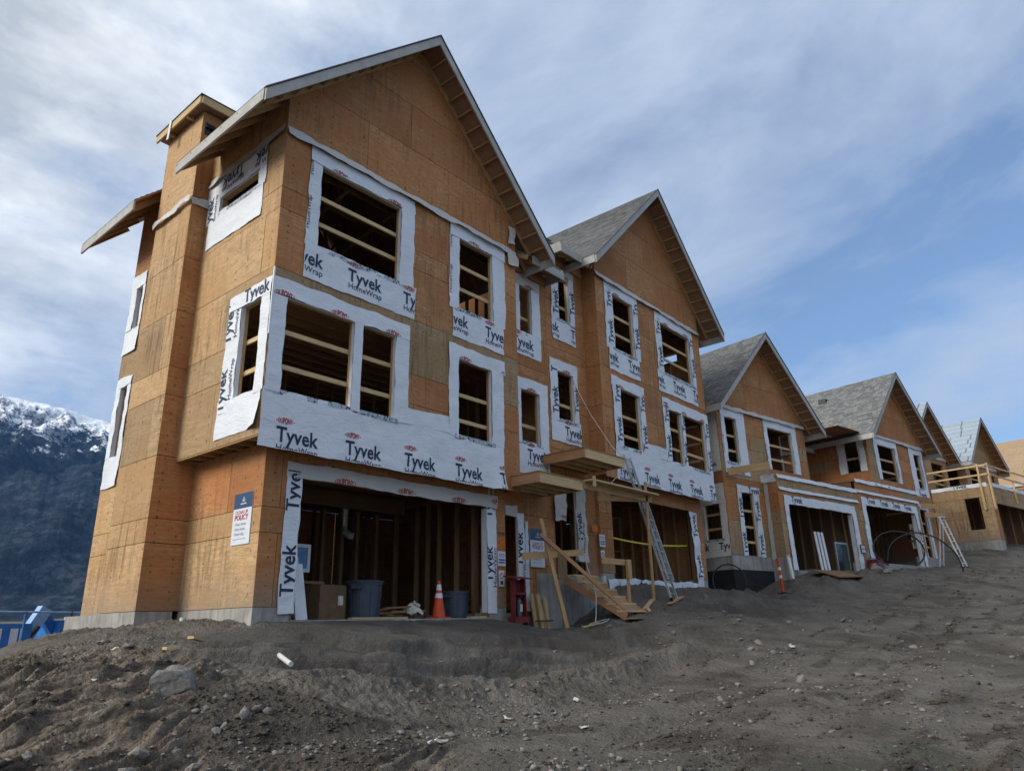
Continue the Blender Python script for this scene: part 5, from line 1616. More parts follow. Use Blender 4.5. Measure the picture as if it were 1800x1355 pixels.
def policy_sign(label, loc, rz, w=0.60, hgt=0.90):
    """site notice: local x right, z up, faces -y"""
    e = thing('notice_board', label, 'sign', loc, rz, 'clean up notices')
    mb = MB(); mb.box(0, w, -0.006, 0.006, 0, hgt); mb.build('panel', 'sign_white', e)
    mb = MB(); mb.box(0.0, w, -0.0085, -0.0065, hgt * 0.70, hgt); bd = mb.build('blue_header', 'sign_blue', e)
    to3 = lambda x, y: (x, -0.011, y)
    # small house emblem and the line of small type under it
    c = w / 2 + 0.02; mb = MB()
    for q in ([(-.035, .0), (.035, 0), (.035, .012), (-.035, .012)], [(-.035, .012), (-.022, .012), (-.022, .06), (-.035, .05)], [(.022, .012), (.035, .012), (.035, .05), (.022, .06)], [(-.035, .05), (0, .085), (.035, .05), (0, .068)], [(-.010, .02), (.010, .02), (.010, .045), (-.010, .045)]):
        mb.face([to3(c + a, hgt * 0.83 + b) for a, b in q])
    mb.build('emblem', 'sign_white', bd)
    for i in range(7):
        mb = MB(); mb.face([to3(c - 0.09 + i * 0.027, hgt * 0.775), to3(c - 0.07 + i * 0.027, hgt * 0.775), to3(c - 0.07 + i * 0.027, hgt * 0.80), to3(c - 0.09 + i * 0.027, hgt * 0.80)]); mb.build('small_print', 'sign_white', bd)
    flat_text('CLEAN UP', e, to3, 0.42, 0.07, hgt * 0.59, 'ink_red', 0.0)
    flat_text('POLICY', e, to3, 0.44, 0.07, hgt * 0.475, 'ink_red', 0.02)
    for k, tx in enumerate(('Every home', 'Every trade', 'Every day')):
        flat_text('- ' + tx, e, to3, 0.38 - 0.02 * k, 0.07, hgt * (0.37 - 0.095 * k), 'ink_grey', 0.0)
    mb = MB(); mb.box(0.06, w - 0.12, -0.010, -0.008, hgt * 0.105, hgt * 0.112); mb.build('rule', 'ink_grey', e)
    return e


policy_sign('white and blue clean up notice on the sunlit side wall of the tall townhouse', (-0.012, 0.88, 1.05), R(-90))
policy_sign('white and blue clean up notice half hidden behind the crossed timbers', (7.36, 0.07, 0.96), 0, 0.56, 0.92)


def small_notices():
    for (x, y, z, who) in ((6.04, -0.03, 0.92, 'left of the dark doorway'), (10.28, -0.03, 1.62, 'beside the ladder garage')):
        for k, (w, hh, dz) in enumerate(((0.27, 0.33, 0.0), (0.19, 0.36, -0.46))):
            e = thing('safety_notice', ('square' if k == 0 else 'narrow') + ' white safety notice on the plywood pillar ' + who, 'sign', (x + (0.03 if k else 0), y, z + dz), 0, 'safety notices on pillars')
            mb = MB(); mb.box(0, w, 0, 0.004, 0, hh); mb.build('card', 'sign_white', e)
            to3 = lambda a, b: (a, -0.003, b)
            if k == 0:
                for j, cx in enumerate((0.085, 0.185)):
                    mb = MB(); pts = 18
                    for i in range(pts):
                        a0, a1 = 2 * math.pi * i / pts, 2 * math.pi * (i + 1) / pts
                        mb.face([to3(cx + math.cos(a0) * .045, .24 + math.sin(a0) * .045), to3(cx + math.cos(a1) * .045, .24 + math.sin(a1) * .045), to3(cx + math.cos(a1) * .030, .24 + math.sin(a1) * .030), to3(cx + math.cos(a0) * .030, .24 + math.sin(a0) * .030)][::-1])
                    mb.build('prohibition_ring', 'ink_red', e)
                for j in range(2):
                    mb = MB(); mb.box(0.03, w - 0.03, -0.004, -0.002, 0.06 + j * 0.06, 0.095 + j * 0.06); mb.build('text_bar', 'sign_blue', e)
            else:
                mb = MB(); pts = 18
                for i in range(pts):
                    a0, a1 = 2 * math.pi * i / pts, 2 * math.pi * (i + 1) / pts
                    mb.face([to3(.095 + math.cos(a0) * .07, .24 + math.sin(a0) * .07), to3(.095 + math.cos(a1) * .07, .24 + math.sin(a1) * .07), to3(.095 + math.cos(a1) * .052, .24 + math.sin(a1) * .052), to3(.095 + math.cos(a0) * .052, .24 + math.sin(a0) * .052)][::-1])
                mb.face([to3(.045, .285), to3(.055, .295), to3(.145, .195), to3(.135, .185)][::-1])
                mb.build('prohibition_ring', 'ink_red', e)
                mb = MB(); mb.box(0.05, w - 0.05, -0.004, -0.002, 0.05, 0.13); mb.build('text_bar', 'sign_blue', e)
    # orange sprayed unit marks on the plywood
    for (px, x, z, hh, par) in ((0, 6.06, 1.30, 0.55, unit1), (0, 9.98, 2.0, 0.42, unit2)):
        loc = par.e.location
        mb = MB(); mb.box(x - loc.x, x + 0.27 - loc.x, -0.0075, -0.004, z - loc.z, z + hh * 0.45 - loc.z); o = mb.build('sprayed_patch', 'orange_spray', par.e)
        to3 = lambda a, b: (x + a - loc.x, -0.009, z + b - loc.z)
        flat_text('UN', par.e, to3, 0.20, 0.04, hh * 0.55, 'black_plastic', 0.0)


small_notices()


def trash_bin(label, loc, r=0.33, hgt=0.82, rz=0.0):
    e = thing('trash_bin', label, 'bin', loc, rz, 'round rubbish bins in the garage')
    mb = MB(); mb.lathe([(0, 0), (r * 0.80, 0), (r * 0.83, 0.03), (r * 0.97, hgt * 0.86), (r * 0.97, hgt * 0.88), (r * 1.02, hgt * 0.89), (r * 1.03, hgt), (r * 0.96, hgt), (r * 0.94, hgt * 0.9), (r * 0.78, 0.05), (0, 0.05)], n=28)
    mb.build('body', 'bin_grey', e, smooth=True)
    mb = MB(); mb.lathe([(r * 1.03, hgt * 0.955), (r * 1.08, hgt * 0.96), (r * 1.08, hgt * 0.995), (r * 1.0, hgt + 0.004)], n=28); mb.build('rim', 'bin_grey', e, smooth=True)
    for s in (0, math.pi):
        mb = MB(); cxx, cyy = math.cos(s) * r * 1.06, math.sin(s) * r * 1.06
        mb.tube([(cxx, cyy - 0.09, hgt * 0.80), (cxx * 1.12, cyy - 0.07, hgt * 0.79), (cxx * 1.12, cyy + 0.07, hgt * 0.79), (cxx, cyy + 0.09, hgt * 0.80)], 0.016, 8); mb.build('handle', 'bin_grey', e)
        mb = MB(); mb.box(cxx * 0.93 - 0.03, cxx * 0.93 + 0.03, -0.11, 0.11, hgt * 0.80, hgt * 0.9); mb.build('handle_bracket', 'bin_grey', e)
    for k in range(10):
        a = 2 * math.pi * k / 10 + 0.2
        mb = MB(); mb.beam((math.cos(a) * r * 0.845, math.sin(a) * r * 0.845, 0.05), (math.cos(a) * r * 0.965, math.sin(a) * r * 0.965, hgt * 0.84), 0.02, 0.02, up=(math.cos(a), math.sin(a), 0)); mb.build('rib', 'bin_grey', e)
    return e


SL = -0.21
trash_bin('large grey round rubbish bin standing beside the cardboard box in the garage', (3.10, 1.05, SL), 0.37, 0.76, 0.5)
trash_bin('smaller grey round rubbish bin right of the orange cone', (5.42, 0.72, SL), 0.30, 0.58, 0.2)


def cone(label, loc):
    e = thing('traffic_cone', label, 'cone', loc)
    mb = MB(); s = 0.19; mb.box(-s, s, -s, s, 0, 0.03); mb.build('base', 'cone_orange', e)
    H_, r0, r1 = 0.78, 0.145, 0.028
    rr = lambda z: r0 + (r1 - r0) * z / H_
    mb = MB(); mb.lathe([(rr(0), 0.03), (rr(H_), H_), (0.0, H_ + 0.005)], n=24); mb.build('body', 'cone_orange', e, smooth=True)
    for a, b in ((0.42, 0.52), (0.58, 0.70)):
        mb = MB(); mb.lathe([(rr(a) + 0.004, a), (rr(b) + 0.004, b)], n=24); mb.build('reflective_collar', 'white_paint', e, smooth=True)
    return e


cone('orange traffic cone with two white collars standing in the garage', (4.62, 0.42, SL))


def garage_things():
    mb = MB(); mb.box(-0.36, 0.36, -0.3, 0.3, 0, 0.66)
    e = thing('cardboard_box', 'tall brown cardboard box with a white label in the garage', 'box', (2.22, 1.25, SL), 0.18)
    mb.build('carton', 'cardboard', e)
    mb = MB(); mb.box(0.14, 0.28, -0.304, -0.301, 0.28, 0.46); mb.build('shipping_label', 'paper', e)
    mb = MB(); mb.box(-0.03, 0.03, -0.303, 0.303, 0.661, 0.663); mb.build('packing_tape', 'paper', e)
    # white boards leaning by the left jamb
    for k, (x, hh) in enumerate(((1.12, 1.10), (1.22, 0.98))):
        mb = MB(); mb.beam((x, 0.35, SL + 0.005), (x - 0.07, 0.52, SL + hh), 0.045, 0.14, up=(1, 0, 0))
        one(mb, 'trim_board', 'white_paint', ('taller' if k == 0 else 'shorter') + ' white trim board leaning against the left side of the garage opening', 'board', 'white trim boards', grain=(0, 0, 1))
    # window unit with blue film
    e = thing('window_unit', 'new window with blue protective film propped up inside the garage', 'window', (1.50, 1.55, 0.72), 0.05)
    w, hh = 0.62, 0.55
    mb = MB(); mb.box(0.07, w - 0.07, 0.02, 0.035, 0.07, hh - 0.07); mb.build('pane', 'film_blue', e)
    for b in ((0, w, 0, 0.06, hh - 0.07, hh), (0, w, 0, 0.06, 0, 0.07), (0, 0.07, 0, 0.06, 0.071, hh - 0.071), (w - 0.07, w, 0, 0.06, 0.071, hh - 0.071)):
        mb = MB(); mb.box(*b); mb.build('frame_member', 'white_paint', e)
    # work table carrying it
    e = thing('work_bench', 'rough timber work bench behind the cardboard box in the garage', 'table', (0.9, 1.45, SL))
    mb = MB(); mb.box(0, 1.5, 0, 0.7, 0.70, 0.755); mb.build('top', 'lumber_old_shaded', e)
    for x in (0.05, 1.36):
        for y in (0.04, 0.57):
            mb = MB(); mb.box(x, x + 0.09, y, y + 0.09, 0, 0.70); mb.build('leg', 'lumber_old_shaded', e)
    # foil duct bent down from the ceiling
    e = thing('air_duct', 'shiny bent sheet-metal duct hanging under the garage ceiling', 'duct', (4.25, 3.4, 1.55))
    mb = MB(); mb.tube([(0, 0, 1.1), (0, 0, 0.45), (0.02, -0.05, 0.30), (0.08, -0.14, 0.22), (0.16, -0.2, 0.2)], 0.09, 14); mb.build('elbow', 'foil', e, smooth=True)
    mb = MB(); mb.tube([(0, 0, 1.0), (0, 0, 1.06)], 0.10, 14); mb.build('collar', 'foil', e)
    # offcut heap
    for k in range(10):
        x = 3.3 + random.random() * 1.1; y = 0.7 + random.random() * 0.7; a = random.uniform(-0.6, 0.6); L = random.uniform(0.4, 1.0); z = SL + 0.02 + k * 0.022
        mb = MB(); mb.beam((x - L / 2 * math.cos(a), y - L / 2 * math.sin(a), z), (x + L / 2 * math.cos(a), y + L / 2 * math.sin(a), z + random.uniform(0.0, 0.05)), 0.09, 0.035)
        one(mb, 'timber_offcut', 'lumber_old_shaded', 'dark timber offcut in the low heap left of the orange cone', 'offcut', 'offcuts heaped on the garage floor', grain=(math.cos(a), math.sin(a), 0))
    mb = MB(); n = 9
    G = [[(4.02 + 0.34 * i / n, 0.66 + 0.07 * math.sin(i * 1.3 + j) + 0.2 * j / n, SL + 0.12 + 0.22 * (j / n) * (0.5 + 0.6 * i / n) + 0.05 * math.sin(i * 2.1 + j * 1.7)) for i in range(n + 1)] for j in range(n + 1)]
    for j in range(n):
        for i in range(n): mb.face([G[j][i], G[j][i + 1], G[j + 1][i + 1], G[j + 1][i]])
    one(mb, 'crumpled_paper', 'paper', 'crumpled sheet of brown paper on the offcut heap', 'paper')
    # planks along the slab edge
    for k, (a, b) in enumerate(((2.05, 3.4), (5.2, 5.75))):
        mb = MB(); mb.box(a, b, 0.02, 0.16, SL + 0.002, SL + 0.035)
        one(mb, 'plank', 'lumber_pale', ('long' if k == 0 else 'short') + ' plank lying along the garage slab edge', 'plank')


garage_things()


def stairs():
    e = thing('site_stairs', 'rough timber stairs with one handrail leading up to the second door', 'stairs', (8.90, -1.88, -0.27))
    # local: x across, y back, z up; run 1.5, rise 1.08
    run, rise, w = 1.72, 1.06, 1.0
    for x in (-w / 2, w / 2):
        mb = MB(); mb.beam((x, -0.02, 0.02), (x, run, rise - 0.10), 0.04, 0.16); mb.build('stringer', 'lumber_pink', e, grain=(0, run, rise))
    n = 6
    for k in range(n):
        y = 0.10 + k * (run - 0.1) / n; z = 0.15 + k * rise / (n)
        mb = MB(); mb.box(-w / 2 - 0.03, w / 2 + 0.03, y - 0.05, y + 0.12, z - 0.022, z + 0.022); mb.build('tread', 'lumber_pale', e)
    for k in range(n - 1):
        y = 0.10 + k * (run - 0.1) / n; z = 0.15 + k * rise / n
        mb = MB(); mb.slab([(-w / 2 + 0.02, y + 0.13, z - 0.0), (w / 2 - 0.02, y + 0.13, z - 0.0), (w / 2 - 0.02, y + 0.19, z + 0.15), (-w / 2 + 0.02, y + 0.19, z + 0.15)], 0.015); mb.build('riser', 'ply_weathered', e)
    # handrail on the right
    P = lambda x, y, z: (x, y, z)
    mb = MB(); mb.box(0.46, 0.55, 0.47, 0.51, 0.1, 1.38); mb.build('newel_post', 'lumber', e)
    mb = MB(); mb.box(0.44, 0.62, 0.43, 0.468, 0.93, 1.40); mb.build('newel_plate', 'lumber', e)
    mb = MB(); mb.beam((-0.55, 0.535, 1.33), (0.64, 0.535, 1.33), 0.04, 0.14); mb.build('hand_rail', 'lumber', e, grain=(1, 0, 0))
    mb = MB(); mb.box(-0.75, 0.75, -0.42, -0.05, -0.03, 0.0); mb.build('foot_board', 'ply_weathered', e)


stairs()


def loose_timber():
    B = [((7.27, -1.02, gz(7.27, -1.02)), (6.72, -0.78, 1.98), 0.04, 0.09, 'lumber', 'slender upright timber leaning beside the doorway, foot in the dirt'),
         ((6.60, -0.86, 1.60), (8.95, -1.72, -0.22), 0.04, 0.09, 'lumber_pink', 'long diagonal timber running down to the foot of the stairs'),
         ((6.25, -0.60, 1.10), (8.42, -0.72, 1.30), 0.04, 0.15, 'lumber', 'horizontal board crossing in front of the notice')]
    for a, b, w, hh, m, lab in B:
        mb = MB(); mb.beam(a, b, w, hh, up=(0, 0, 1)); one(mb, 'timber', m, lab, 'timber', grain=Vector(b) - Vector(a))
    mb = MB(); mb.box(7.45, 7.80, -0.70, -0.66, 0.62, 1.22); one(mb, 'cleat_board', 'lumber_old_shaded', 'short upright board nailed under the horizontal board', 'board', grain=(0, 0, 1))
    # scaffold walk beam, post, ledger
    gzp = gz(10.92, -1.2)
    mb = MB(); mb.box(10.87, 10.96, -1.24, -1.20, gzp - 0.05, 3.32); one(mb, 'prop_post', 'lumber', 'tall timber post standing in front of the ladder garage', 'post', grain=(0, 0, 1))
    e = thing('scaffold_walk', 'plank walkway spanning from the lower door canopy to the tall post', 'scaffold', (7.9, -1.2, 2.94))
    mb = MB(); mb.box(0.02, 3.25, -0.30, 0.0, 0.0, 0.04); mb.build('plank', 'lumber_pale', e)
    mb = MB(); mb.box(0.0, 3.28, -0.04, 0.0, -0.17, -0.004); mb.build('ledger', 'lumber', e)
    mb = MB(); mb.box(0.0, 0.09, -0.345, -0.305, -0.16, 0.10); mb.build('cleat', 'lumber_pale', e)
    mb = MB(); mb.beam((1.05, 0.28, -0.25), (3.0, 0.02, -0.10), 0.04, 0.14); mb.build('brace', 'lumber', e, grain=(1, -.1, 0))
    # bundle of short boards standing by the concrete
    for k, (x, hh, m) in enumerate(((7.18, 0.86, 'lumber'), (7.30, 0.78, 'lumber_old_shaded'), (7.42, 0.92, 'lumber_pale'), (7.54, 0.70, 'lumber'), (7.68, 0.84, 'lumber_pale'))):
        z = gz(x, -0.12) - 0.03
        mb = MB(); mb.beam((x, -0.20, z), (x + random.uniform(-.03, .03), -0.05, z + hh), 0.10, 0.04, up=(0, -1, 0.1))
        one(mb, 'short_board', m, 'short board standing on end in the bundle by the concrete step', 'board', 'bundle of short boards', grain=(0, 0, 1))
    mb = MB(); mb.box(7.10, 7.76, -0.26, -0.23, gz(7.4, -.2) + 0.24, gz(7.4, -.2) + 0.27); one(mb, 'binding_strap', 'black_plastic', 'dark strap round the bundle of short boards', 'strap')
    # boards on the dirt
    for (x, y, L, a, w, m, lab) in ((10.35, -1.35, 1.15, 0.30, 0.12, 'lumber_pale', 'pale board lying on dirt behind the tall post'), (11.15, -1.72, 0.85, 0.05, 0.12, 'lumber', 'board under the foot of the aluminium ladder'),
                                   (7.75, -1.35, 0.55, -0.15, 0.05, 'lumber_pale', 'thin lath lying at the foot of the leaning upright timber'), (9.75, -1.7, 0.4, 0.7, 0.07, 'lumber_pale', 'short stick on the dirt right of the stairs'),
                                   (-1.95, -1.45, 0.20, 0.2, 0.09, 'lumber_pale', 'small pale offcut on the bank below the corner'), (-1.35, -0.9, 0.26, 0.5, 0.10, 'lumber_pale', 'small wood offcut near the crest of the bank')):
        z = gz(x, y) + 0.045; z2 = gz(x + L * math.cos(a) * .5, y + L * math.sin(a) * .5) + 0.04
        mb = MB(); mb.beam((x - L / 2 * math.cos(a), y - L / 2 * math.sin(a), 2 * z - z2), (x + L / 2 * math.cos(a), y + L / 2 * math.sin(a), z2), w, 0.035)
        one(mb, 'loose_board', m, lab, 'board', grain=(math.cos(a), math.sin(a), 0))
    # beam ends at the left corner of the third house
    o = frame(O2, -2.9, 0.45, 4.72)
    p1 = frame(O2, -1.75, -0.55, 4.92)
    mb = MB(); mb.beam(o, p1, 0.05, 0.26); one(mb, 'projecting_beam', 'lumber', 'orange timber beam sticking out at the corner of the third house', 'beam', grain=p1 - o)
    # boards at the joint of fourth and fifth house
    for k, (u, v, z, L) in enumerate(((11.9, -0.02, 4.62, 1.6), (12.1, -0.05, 4.22, 2.3))):
        a, b = frame(O2, u, v - .06, z), frame(O2, u + L, v - .10, z + 0.12)
        mb = MB(); mb.beam(a, b, 0.04, 0.24); one(mb, 'ledger_board', 'lumber', ('upper' if k == 0 else 'lower') + ' short board bridging the gap before the railed deck', 'board', grain=b - a)


loose_timber()


def ladder(label, name, foot, top, width, nr, mats, rail=0.06, base_x=None, fly=False, kind='ladder'):
    foot = Vector(foot); top = Vector(top); d = (top - foot); L = d.length; d.normalize()
    ax = Vector(base_x or (1, 0, 0)); ax = (ax - d * ax.dot(d)).normalized(); nn = d.cross(ax)
    e = thing(name, label, kind, foot)
    for s in (-1, 1):
        mb = MB(); a = ax * (s * width / 2); mb.beam(a, a + d * L, 0.028, rail, up=nn); mb.build('rail', mats, e)
        mb = MB(); mb.beam(a - d * 0.04, a + d * 0.05, 0.05, rail * 1.3, up=nn); mb.build('foot_pad', 'rubber', e)
    for i in range(nr):
        p = d * (L * (i + 0.6) / nr)
        mb = MB(); mb.tube([p - ax * width / 2, p + ax * width / 2], 0.016, 8); mb.build('rung', mats, e)
    if fly:
        off = nn * (-0.075)
        for s in (-1, 1):
            mb = MB(); a = ax * (s * (width / 2 - 0.035)) + off; mb.beam(a + d * L * 0.12, a + d * L * 0.66, 0.024, rail * 0.9, up=nn); mb.build('fly_rail', mats, e)
        for i in range(2, 9):
            p = d * (L * (i + 0.3) / nr) + off
            mb = MB(); mb.tube([p - ax * width / 2.3, p + ax * width / 2.3], 0.016, 8); mb.build('rung', mats, e)
    return e


ladder('aluminium extension ladder leaning on the second townhouse', 'extension_ladder', (11.1, -1.72, gz(11.1, -1.72) + 0.02), (11.30, -0.47, 4.24), 0.40, 14, 'aluminium', base_x=(1, 0.1, 0), fly=True)


def white_ladder():
    f = frame(O2, 13.45, -0.9, 0); f.z = gz(f.x, f.y) + 0.02
    t = f + FV * 0.55 + FU * (-0.15) + Vector((0, 0, 2.4))
    e = ladder('white stepladder standing open before the unwrapped side wall', 'step_ladder', f, t, 0.5, 7, 'white_paint', base_x=tuple(FU))
    for s in (-1, 1):
        a = FU * (s * 0.22); b0 = Vector((0, 0, 0)) + FV * 1.05 + a; b1 = (t - f) + a * 0.8
        mb = MB(); mb.beam(b0, b1, 0.03, 0.05); mb.build('rear_leg', 'white_paint', e)
    mb = MB(); tt = t - f; mb.box(tt.x - 0.22, tt.x + 0.22, tt.y - 0.12, tt.y + 0.12, tt.z - 0.01, tt.z + 0.03); mb.build('top_cap', 'white_paint', e)


white_ladder()


def pipes():
    # big black hoops of loose poly pipe
    def hoop(c, r, a0, a1, tilt, dirv, rad, label, n=40, squash=1.0):
        pts = []
        for i in range(n + 1):
            a = a0 + (a1 - a0) * i / n
            pts.append(Vector(c) + Vector(dirv) * (r * math.cos(a)) + Vector(tilt) * (r * squash * math.sin(a)))
        mb = MB(); mb.tube(pts, rad, 8); return one(mb, 'poly_pipe', 'black_plastic', label, 'pipe', 'black poly pipe hoops', smooth=True)
    hoop((17.05, -0.62, 0.86), 0.56, -0.2, 2 * math.pi - 0.6, (0.08, 0.05, 0.98), (0.645, -0.764, 0), 0.025, 'black pipe hoop propped against the dark foundation of the third house')
    hoop((27.66, -3.56, 2.30), 1.06, -1.1, 2 * math.pi - 2.2, (0.0, 0.1, 0.95), (0.645, -0.764, 0), 0.034, 'thick black pipe hoop in front of the fourth garage', squash=0.76)
    a = [Vector(q) for q in ((27.3, -3.12, 1.86), (27.39, -3.23, 2.33), (27.58, -3.46, 2.67), (27.89, -3.83, 2.9), (28.22, -4.21, 2.99), (28.66, -4.74, 2.81), (29.0, -5.14, 2.44), (29.24, -5.42, 1.91), (29.3, -5.5, 1.15))]
    P = []
    for i in range(len(a) - 1):
        for k in range(6):
            t = k / 6; p0 = a[max(0, i - 1)]; p1, p2 = a[i], a[i + 1]; p3 = a[min(len(a) - 1, i + 2)]
            P.append(0.5 * ((2 * p1) + (p2 - p0) * t + (2 * p0 - 5 * p1 + 4 * p2 - p3) * t * t + (3 * p1 - p0 - 3 * p2 + p3) * t ** 3))
    P.append(a[-1])
    mb = MB(); mb.tube(P, 0.032, 8); one(mb, 'poly_pipe', 'black_plastic', 'long black pipe arching over to the ground near the white stepladder', 'pipe', 'black poly pipe hoops', smooth=True)
    # white drain pipe stubs
    p = frame(O2, -0.62, -0.12, 1.72); q = frame(O2, -0.80, -0.30, 0.95)
    mb = MB(); mb.tube([p + Vector((0, 0, 0.1)), p, q], 0.065, 12); one(mb, 'drain_pipe', 'pvc', 'white drain pipe elbow by the orange post', 'pipe')
    mb = MB(); mb.tube([(-0.80, -2.02, gz(-0.80, -2.02) + 0.06), (-1.12, -2.92, gz(-1.12, -2.92) + 0.06)], 0.032, 12); mb2 = mb
    o = one(mb, 'pipe_offcut', 'pvc', 'short white pipe offcut lying on the silt slope below the garage', 'pipe')
    z = gz(-0.12, 2.2)
    mb = MB(); mb.tube([(-0.12, 2.1, -0.75), (-0.12, 2.1, -0.12)], 0.055, 12); one(mb, 'vent_pipe', 'pvc', 'grey-white pipe stub standing against the corner foundation', 'pipe')
    z = gz(10.25, -0.35)
    mb = MB(); mb.tube([(10.20, -0.15, 0.2), (10.20, -0.15, 0.82)], 0.055, 12); one(mb, 'vent_pipe', 'pvc', 'white pipe stub right of the timber stairs', 'pipe')
    # garden hose on the stairs
    pts = [(8.95, -0.2, 2.35), (8.72, -0.5, 1.6), (8.35, -0.9, 0.95), (8.2, -1.2, 0.4), (8.05, -1.3, -0.1), (7.95, -1.35, -0.38)]
    g = lambda x, y: (x, y, gz(x, y) + 0.03)
    pts += [g(8.1, -1.5), g(8.35, -1.45), g(8.3, -1.2), g(8.0, -1.15), g(7.75, -1.3), g(7.6, -1.15)]
    P = []
    for i in range(len(pts) - 1):
        for k in range(6):
            t = k / 6; p0 = Vector(pts[max(0, i - 1)]); p1, p2 = Vector(pts[i]), Vector(pts[i + 1]); p3 = Vector(pts[min(len(pts) - 1, i + 2)])
            P.append(0.5 * ((2 * p1) + (p2 - p0) * t + (2 * p0 - 5 * p1 + 4 * p2 - p3) * t * t + (3 * p1 - p0 - 3 * p2 + p3) * t ** 3))
    mb = MB(); mb.tube(P, 0.014, 6); one(mb, 'air_hose', 'green_hose', 'pale green air hose hanging over the stairs and coiled on the dirt', 'hose', smooth=True)
    # rope from the upper window to the canopy
    mb = MB(); mb.tube([(9.35, 0.0, 6.3), (9.6, -0.4, 5.2), (9.85, -0.9, 4.2), (9.95, -1.22, 3.84), (9.75, -1.22, 3.45), (9.45, -1.0, 3.1)], 0.010, 5); one(mb, 'rope', 'paper', 'thin rope from the upper window down to the door canopy', 'rope')
    # warning tape across the second garage
    mb = MB(); L = 16
    for i in range(L):
        x0 = 10.75 + 5.1 * i / L; x1 = 10.75 + 5.1 * (i + 1) / L; sg = lambda x: 1.98 - 0.10 * math.sin(math.pi * (x - 10.75) / 5.1) + 0.03 * (x - 10.75) / 5.1
        mb.face([(x0, 0.2, sg(x0) - 0.022), (x1, 0.2, sg(x1) - 0.022), (x1, 0.2, sg(x1) + 0.022), (x0, 0.2, sg(x0) + 0.022)])
    one(mb, 'warning_tape', 'yellow_tape', 'yellow warning tape stretched across the ladder garage', 'tape')


pipes()


def delineator():
    x, y = 19.0, -1.65; z = gz(x, y)
    e = thing('marker_post', 'leaning orange and white marker post stuck in the dirt', 'post', (x, y, z - 0.05))
    d = Vector((-0.10, 0, 1)).normalized()
    mb = MB(); mb.tube([(0, 0, 0), d * 1.12], 0.05, 14); mb.build('tube', 'cone_orange', e)
    mb = MB(); mb.tube([d * 1.12, d * 1.22], 0.066, 14); mb.build('grip', 'cone_orange', e)
    for a in (0.55, 0.82):
        mb = MB(); mb.tube([d * a, d * (a + 0.10)], 0.054, 14, caps=False); mb.build('reflective_band', 'white_paint', e)
    mb = MB(); mb.lathe([(0, 0.01), (0.17, 0.01), (0.17, 0.05), (0.06, 0.09), (0, 0.09)], n=8); mb.build('base', 'rubber', e)


delineator()


def extinguisher_stand():
    e = thing('extinguisher_stand', 'dark red wooden stand with shelf between the garage and the doorway', 'stand', (6.16, -0.36, gz(6.3, -0.3) - 0.02))
    for x in (0.0, 0.42):
        mb = MB(); mb.beam((x, 0, 0), (x + (0.04 if x == 0 else -0.04), 0.02, 1.02), 0.13, 0.03, up=(1, 0, 0)); mb.build('side_board', 'red_paint', e)
    mb = MB(); mb.hexa([(-0.10, -0.16, 1.00), (0.52, -0.16, 1.00), (0.52, 0.18, 1.06), (-0.10, 0.18, 1.06), (-0.10, -0.16, 1.025), (0.52, -0.16, 1.025), (0.52, 0.18, 1.085), (-0.10, 0.18, 1.085)]); mb.build('roof_board', 'red_paint', e)
    mb = MB(); mb.box(0.04, 0.38, -0.08, 0.1, 0.66, 0.72); mb.build('cross_board', 'red_paint', e)
    mb = MB(); mb.box(-0.04, 0.46, -0.1, 0.12, 0.06, 0.20); mb.build('shelf', 'red_paint', e)
    mb = MB(); mb.box(0.03, 0.39, 0.08, 0.10, 0.2, 1.0); mb.build('back_board', 'red_paint', e)
    e2 = thing('fire_extinguisher', 'small fire extinguisher with white label on the dark red stand', 'extinguisher', (6.37, -0.36, gz(6.3, -0.3) + 0.18))
    mb = MB(); mb.lathe([(0, 0), (0.06, 0), (0.065, 0.02), (0.065, 0.32), (0.03, 0.38), (0.02, 0.40), (0, 0.40)], n=16); mb.build('cylinder', 'steel_dark', e2, smooth=True)
    mb = MB(); mb.box(-0.04, 0.04, -0.068, -0.0655, 0.10, 0.26); mb.build('label_card', 'paper', e2)
    mb = MB(); mb.box(-0.015, 0.015, -0.07, 0.02, 0.40, 0.45); mb.build('lever', 'black_plastic', e2)
    # red jerry can by the third and fourth garage doors
    p = frame(O2, 5.55, -0.35, 0); z = gz(p.x, p.y)
    e3 = thing('generator', 'small red generator on the ground between two garages', 'generator', (p.x, p.y, z - 0.03), TH)
    mb = MB(); mb.box(-0.25, 0.25, -0.2, 0.2, 0.05, 0.5); mb.build('housing', 'red_paint', e3)
    for x in (-0.27, 0.27):
        mb = MB(); mb.tube([(x, -0.22, 0.0), (x, -0.22, 0.55), (x, 0.22, 0.55), (x, 0.22, 0.0)], 0.016, 8); mb.build('frame_tube', 'steel_dark', e3)
    mb = MB(); mb.box(-0.2, 0.2, -0.206, -0.202, 0.2, 0.4); mb.build('control_panel', 'steel_dark', e3)
    mb = MB(); p2 = frame(O2, 5.25, -0.05, 2.05); mb.box(-0.16, 0.16, -0.02, 0.02, 0, 0.36)
    e4 = thing('pallet_label', 'square dark notice with four white panes by the red generator', 'sign', tuple(frame(O2, 5.30, -0.06, 2.12)), TH)
    mb.build('board', 'steel_dark', e4)
    for a in (-0.13, 0.02):
        for b in (0.04, 0.20):
            mb = MB(); mb.box(a, a + 0.11, -0.026, -0.022, b, b + 0.12); mb.build('white_pane', 'white_paint', e4)


extinguisher_stand()


